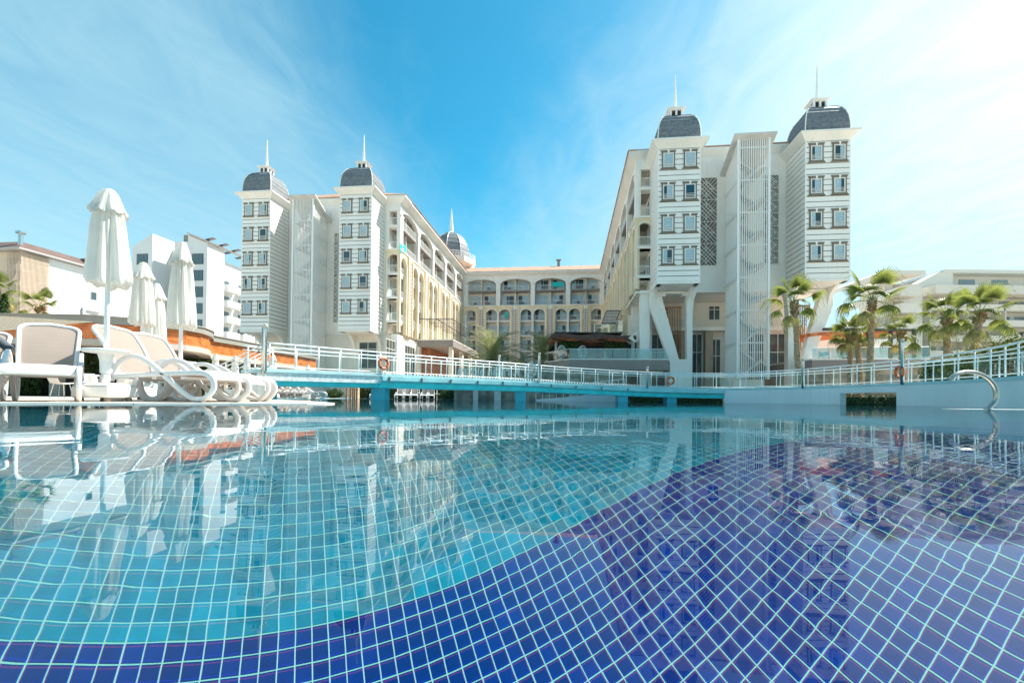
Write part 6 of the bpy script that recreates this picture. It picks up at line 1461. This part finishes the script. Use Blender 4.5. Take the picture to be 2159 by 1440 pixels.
def sign():
    p0, p1 = at(963, 782, 45.5), at(1136, 786, 45.5); root = empty('letter_sign', ((p0.x + p1.x) / 2, 45.5, 1.9)); tag(root, 'white letter sign seen from behind through the bridge railing, reading backwards', 'sign')
    cx = (p0.x + p1.x) / 2
    def text(s, x_right, x_left, z, size, wt=.0):
        c = bpy.data.curves.new('letters', 'FONT'); c.body = s; c.size = 1; c.extrude = .05; c.bevel_depth = .0; c.offset = wt
        o = bpy.data.objects.new('letters', c); COL.objects.link(o); dg = bpy.context.evaluated_depsgraph_get(); me = bpy.data.meshes.new_from_object(o.evaluated_get(dg)); bpy.data.objects.remove(o); bpy.data.curves.remove(c)
        return me
    # the letters face away from the camera: they start at the right
    word = 'Kirman Sidera'; x = at(1095, 782, 45.5).x; total = x - p0.x; hgt = 1.15
    glyph = []
    for ch in word:
        if ch == ' ': glyph.append((None, .28)); continue
        me = text(ch, 0, 0, 0, 1, .03); xs = [v.co.x for v in me.vertices]; glyph.append((me, max(xs) - min(xs) + .07)); 
        mn = min(xs)
        for v in me.vertices: v.co.x -= mn
    W = sum(w for _, w in glyph); k = total / W; zb = .95
    for me, w in glyph:
        if me:
            for v in me.vertices: v.co = Vector((-v.co.x * k, v.co.z, v.co.y * hgt * 1.15))
            me.flip_normals(); me.materials.clear(); me.materials.append(SIGNW); put(me, 'letter', root, (x - cx, 0, .48))
        x -= w * k
    # emblem: a leaf loop with a stroke through it
    ex = at(1119, 782, 45.5).x - cx
    MB().ribbon([(ex + .52 * math.cos(t) * (1 + .15 * math.sin(t)), 0, 1.0 + .66 * math.sin(t)) for t in [2 * math.pi * i / 28 for i in range(28)]], .1, .13, (0, 1, 0), closed=True).build('emblem_loop', SIGNW, root, smooth=True)
    MB().ribbon([(ex + .7 - 1.2 * u, 0, 1.6 - 1.9 * u + .5 * math.sin(u * 3)) for u in [i / 12 for i in range(13)]], .1, .12, (0, 1, 0)).build('emblem_stroke', SIGNW, root, smooth=True)
    MB().ribbon([(ex - .6 + 1.1 * u, 0, .8 + .25 * math.sin(u * 5)) for u in [i / 12 for i in range(13)]], .1, .1, (0, 1, 0)).build('emblem_stroke', SIGNW, root, smooth=True)
    MB().box(p0.x - cx, p1.x - cx, -.05, .05, .1, .22).build('sign_rail', SIGNW, root)
    MB().box(p0.x - cx - .2, p1.x - cx + .2, -.25, .3, -1.9, .09).build('planter_base', STONEW, root)
sign()
# ---- small things across the water
def towel_stand():
    p = flat(743, 48.6); r = empty('towel_stand', (p.x, p.y, DECK_Z)); tag(r, 'wooden slatted stand between round bush and far hedge', 'stand')
    for x in (-.62, -.22, .18, .58): MB().box(x - .04, x + .06, -.3, .3, 0, 1.35).build('upright', mat('pale_timber', (.50, .36, .24), .7, .2, 3), r)
    for z in (.3, .65, 1.0, 1.3): MB().box(-.56, .54, -.28, -.22, z, z + .08).build('shelf_slat', MT['pale_timber'], r)
    MB().box(-.66, .64, -.32, .32, 1.36, 1.42).build('top', MT['pale_timber'], r)
towel_stand()
for i, (px, w) in enumerate(((1003, 1.3), (1049, 1.8))):
    p = flat(px, 45); o = MB().box(-.5 * w * .35, .5 * w * .35, -.3, .3, -1.4, 2.4).build('stone_pillar', mat('pillar_white', (.70, .68, .66), .7, .08, 2)); o.location = (p.x, p.y, 0); tag(o, ('left' if i == 0 else 'right') + ' white pillar standing in the water beyond the middle of the bridge', 'pillar', 'pillars in the far water')
p = flat(1052, 46.5); pl = empty('planter', (p.x, p.y, 0)); tag(pl, 'low white planter box with plants on the far bank', 'planter')
MB().box(-1.2, 1.2, -.4, .4, 0, .7).build('box', MT['pillar_white'], pl)
def smp(rng): return (rng.uniform(-1.1, 1.1), rng.uniform(-.3, .3), .7 + abs(rng.gauss(0, .25))), (0, 0, 1)
leaf_cloud(350, smp, .2, 91).build('leaves', HEDGE_Y, pl)
# ---- shade sail and café furniture in front of the pavilion
def sail():
    a, b, c = at(-60, 663, 17.5), at(195, 679, 19.5), at(-60, 704, 15.5); root = empty('shade_sail', (a.x, a.y, 0)); tag(root, 'beige mesh shade sail stretched to a point at the pavilion fascia', 'shade sail'); m = MB(); n = 10
    def P(u, v):
        p = a.lerp(b, u).lerp(c.lerp(b, u), v); p.z -= .12 * math.sin(math.pi * v) * (1 - u); return p
    m.v = [tuple(P(i / n, j / n)) for i in range(n) for j in range(n + 1)] + [tuple(b)]
    for i in range(n - 1):
        for j in range(n): m.f.append((i * (n + 1) + j, (i + 1) * (n + 1) + j, (i + 1) * (n + 1) + j + 1, i * (n + 1) + j + 1)); m.m.append(0)
    for j in range(n): m.f.append(((n - 1) * (n + 1) + j, n * (n + 1), (n - 1) * (n + 1) + j + 1)); m.m.append(0)
    o = m.build('sail_cloth', mat('sail_mesh', (.36, .31, .23), .9, .35, 25, trans=.3), root, (a.x, a.y, 0), True); s = o.modifiers.new('s', 'SOLIDIFY'); s.thickness = .015
    MB().tube([(a.x, a.y, 0), (a.x, a.y, a.z + .1)], .06, 8).build('mast', STEEL, root, (a.x, a.y, 0))
sail()
def cafe(px, Y, label, k):
    p = flat(px, Y); r = empty('cafe_table', (p.x, p.y, DECK_Z)); tag(r, label, 'table', 'cafe tables by the pavilion')
    MB().lathe([(.3, 0), (.3, .03), (.04, .05), (.04, .70), (.45, .72), (.45, .75)], (0, 0, 0), 18).build('pedestal', PLASTIC, r)
    for i, a in enumerate((.4, 2.4, 4.4)):
        ch = empty('cafe_chair', (p.x + .75 * math.cos(a + k), p.y + .75 * math.sin(a + k), DECK_Z), a + k + math.pi / 2); tag(ch, ('first', 'second', 'third')[i] + ' pale bucket chair around the ' + ('table left of the parasol base' if k == 0 else 'table right of the parasol pole'), 'chair', 'bucket chairs by the pavilion')
        cm = mat('chair_shell', (.66, .60, .54), .5)
        MB().ribbon([(0, .22, .46), (0, .0, .43), (0, -.18, .46), (0, -.25, .62), (0, -.28, .82)], .46, .03, (1, 0, 0)).build('shell', cm, ch, smooth=True)
        for sx in (-.18, .18):
            for sy in (-.16, .16): MB().tube([(sx * 1.2, sy * 1.2, 0), (sx * .8, sy * .8, .43)], .012, 6).build('leg', STEEL, ch)
cafe(188, 15.5, 'round pale table behind the nearest parasol base', 0)
cafe(262, 18.5, 'round pale table in the shade behind the side-on loungers', 1)
for i, (px, Y, w) in enumerate(((225, 25.2, 3.6), (412, 27.6, 1.6), (452, 31.0, 2.6), (30, 25.2, 3.0))):
    p = flat(px, Y); r = empty('green_wall', (p.x, p.y, 0)); tag(r, ('planting in the dark pavilion opening behind the nearest parasol', 'planting between the pavilion columns left of the stairs', 'planting in the opening behind the stair handrails', 'planting in the dark opening at the left edge')[i], 'plant', 'planting inside the pavilion')
    def smp(rng, w=w): return (rng.uniform(-w / 2, w / 2), rng.uniform(-.2, .2), rng.uniform(.1, 2.2)), (0, -1, 0)
    leaf_cloud(1300, smp, .2, 70 + i).build('leaves', HEDGE, r)
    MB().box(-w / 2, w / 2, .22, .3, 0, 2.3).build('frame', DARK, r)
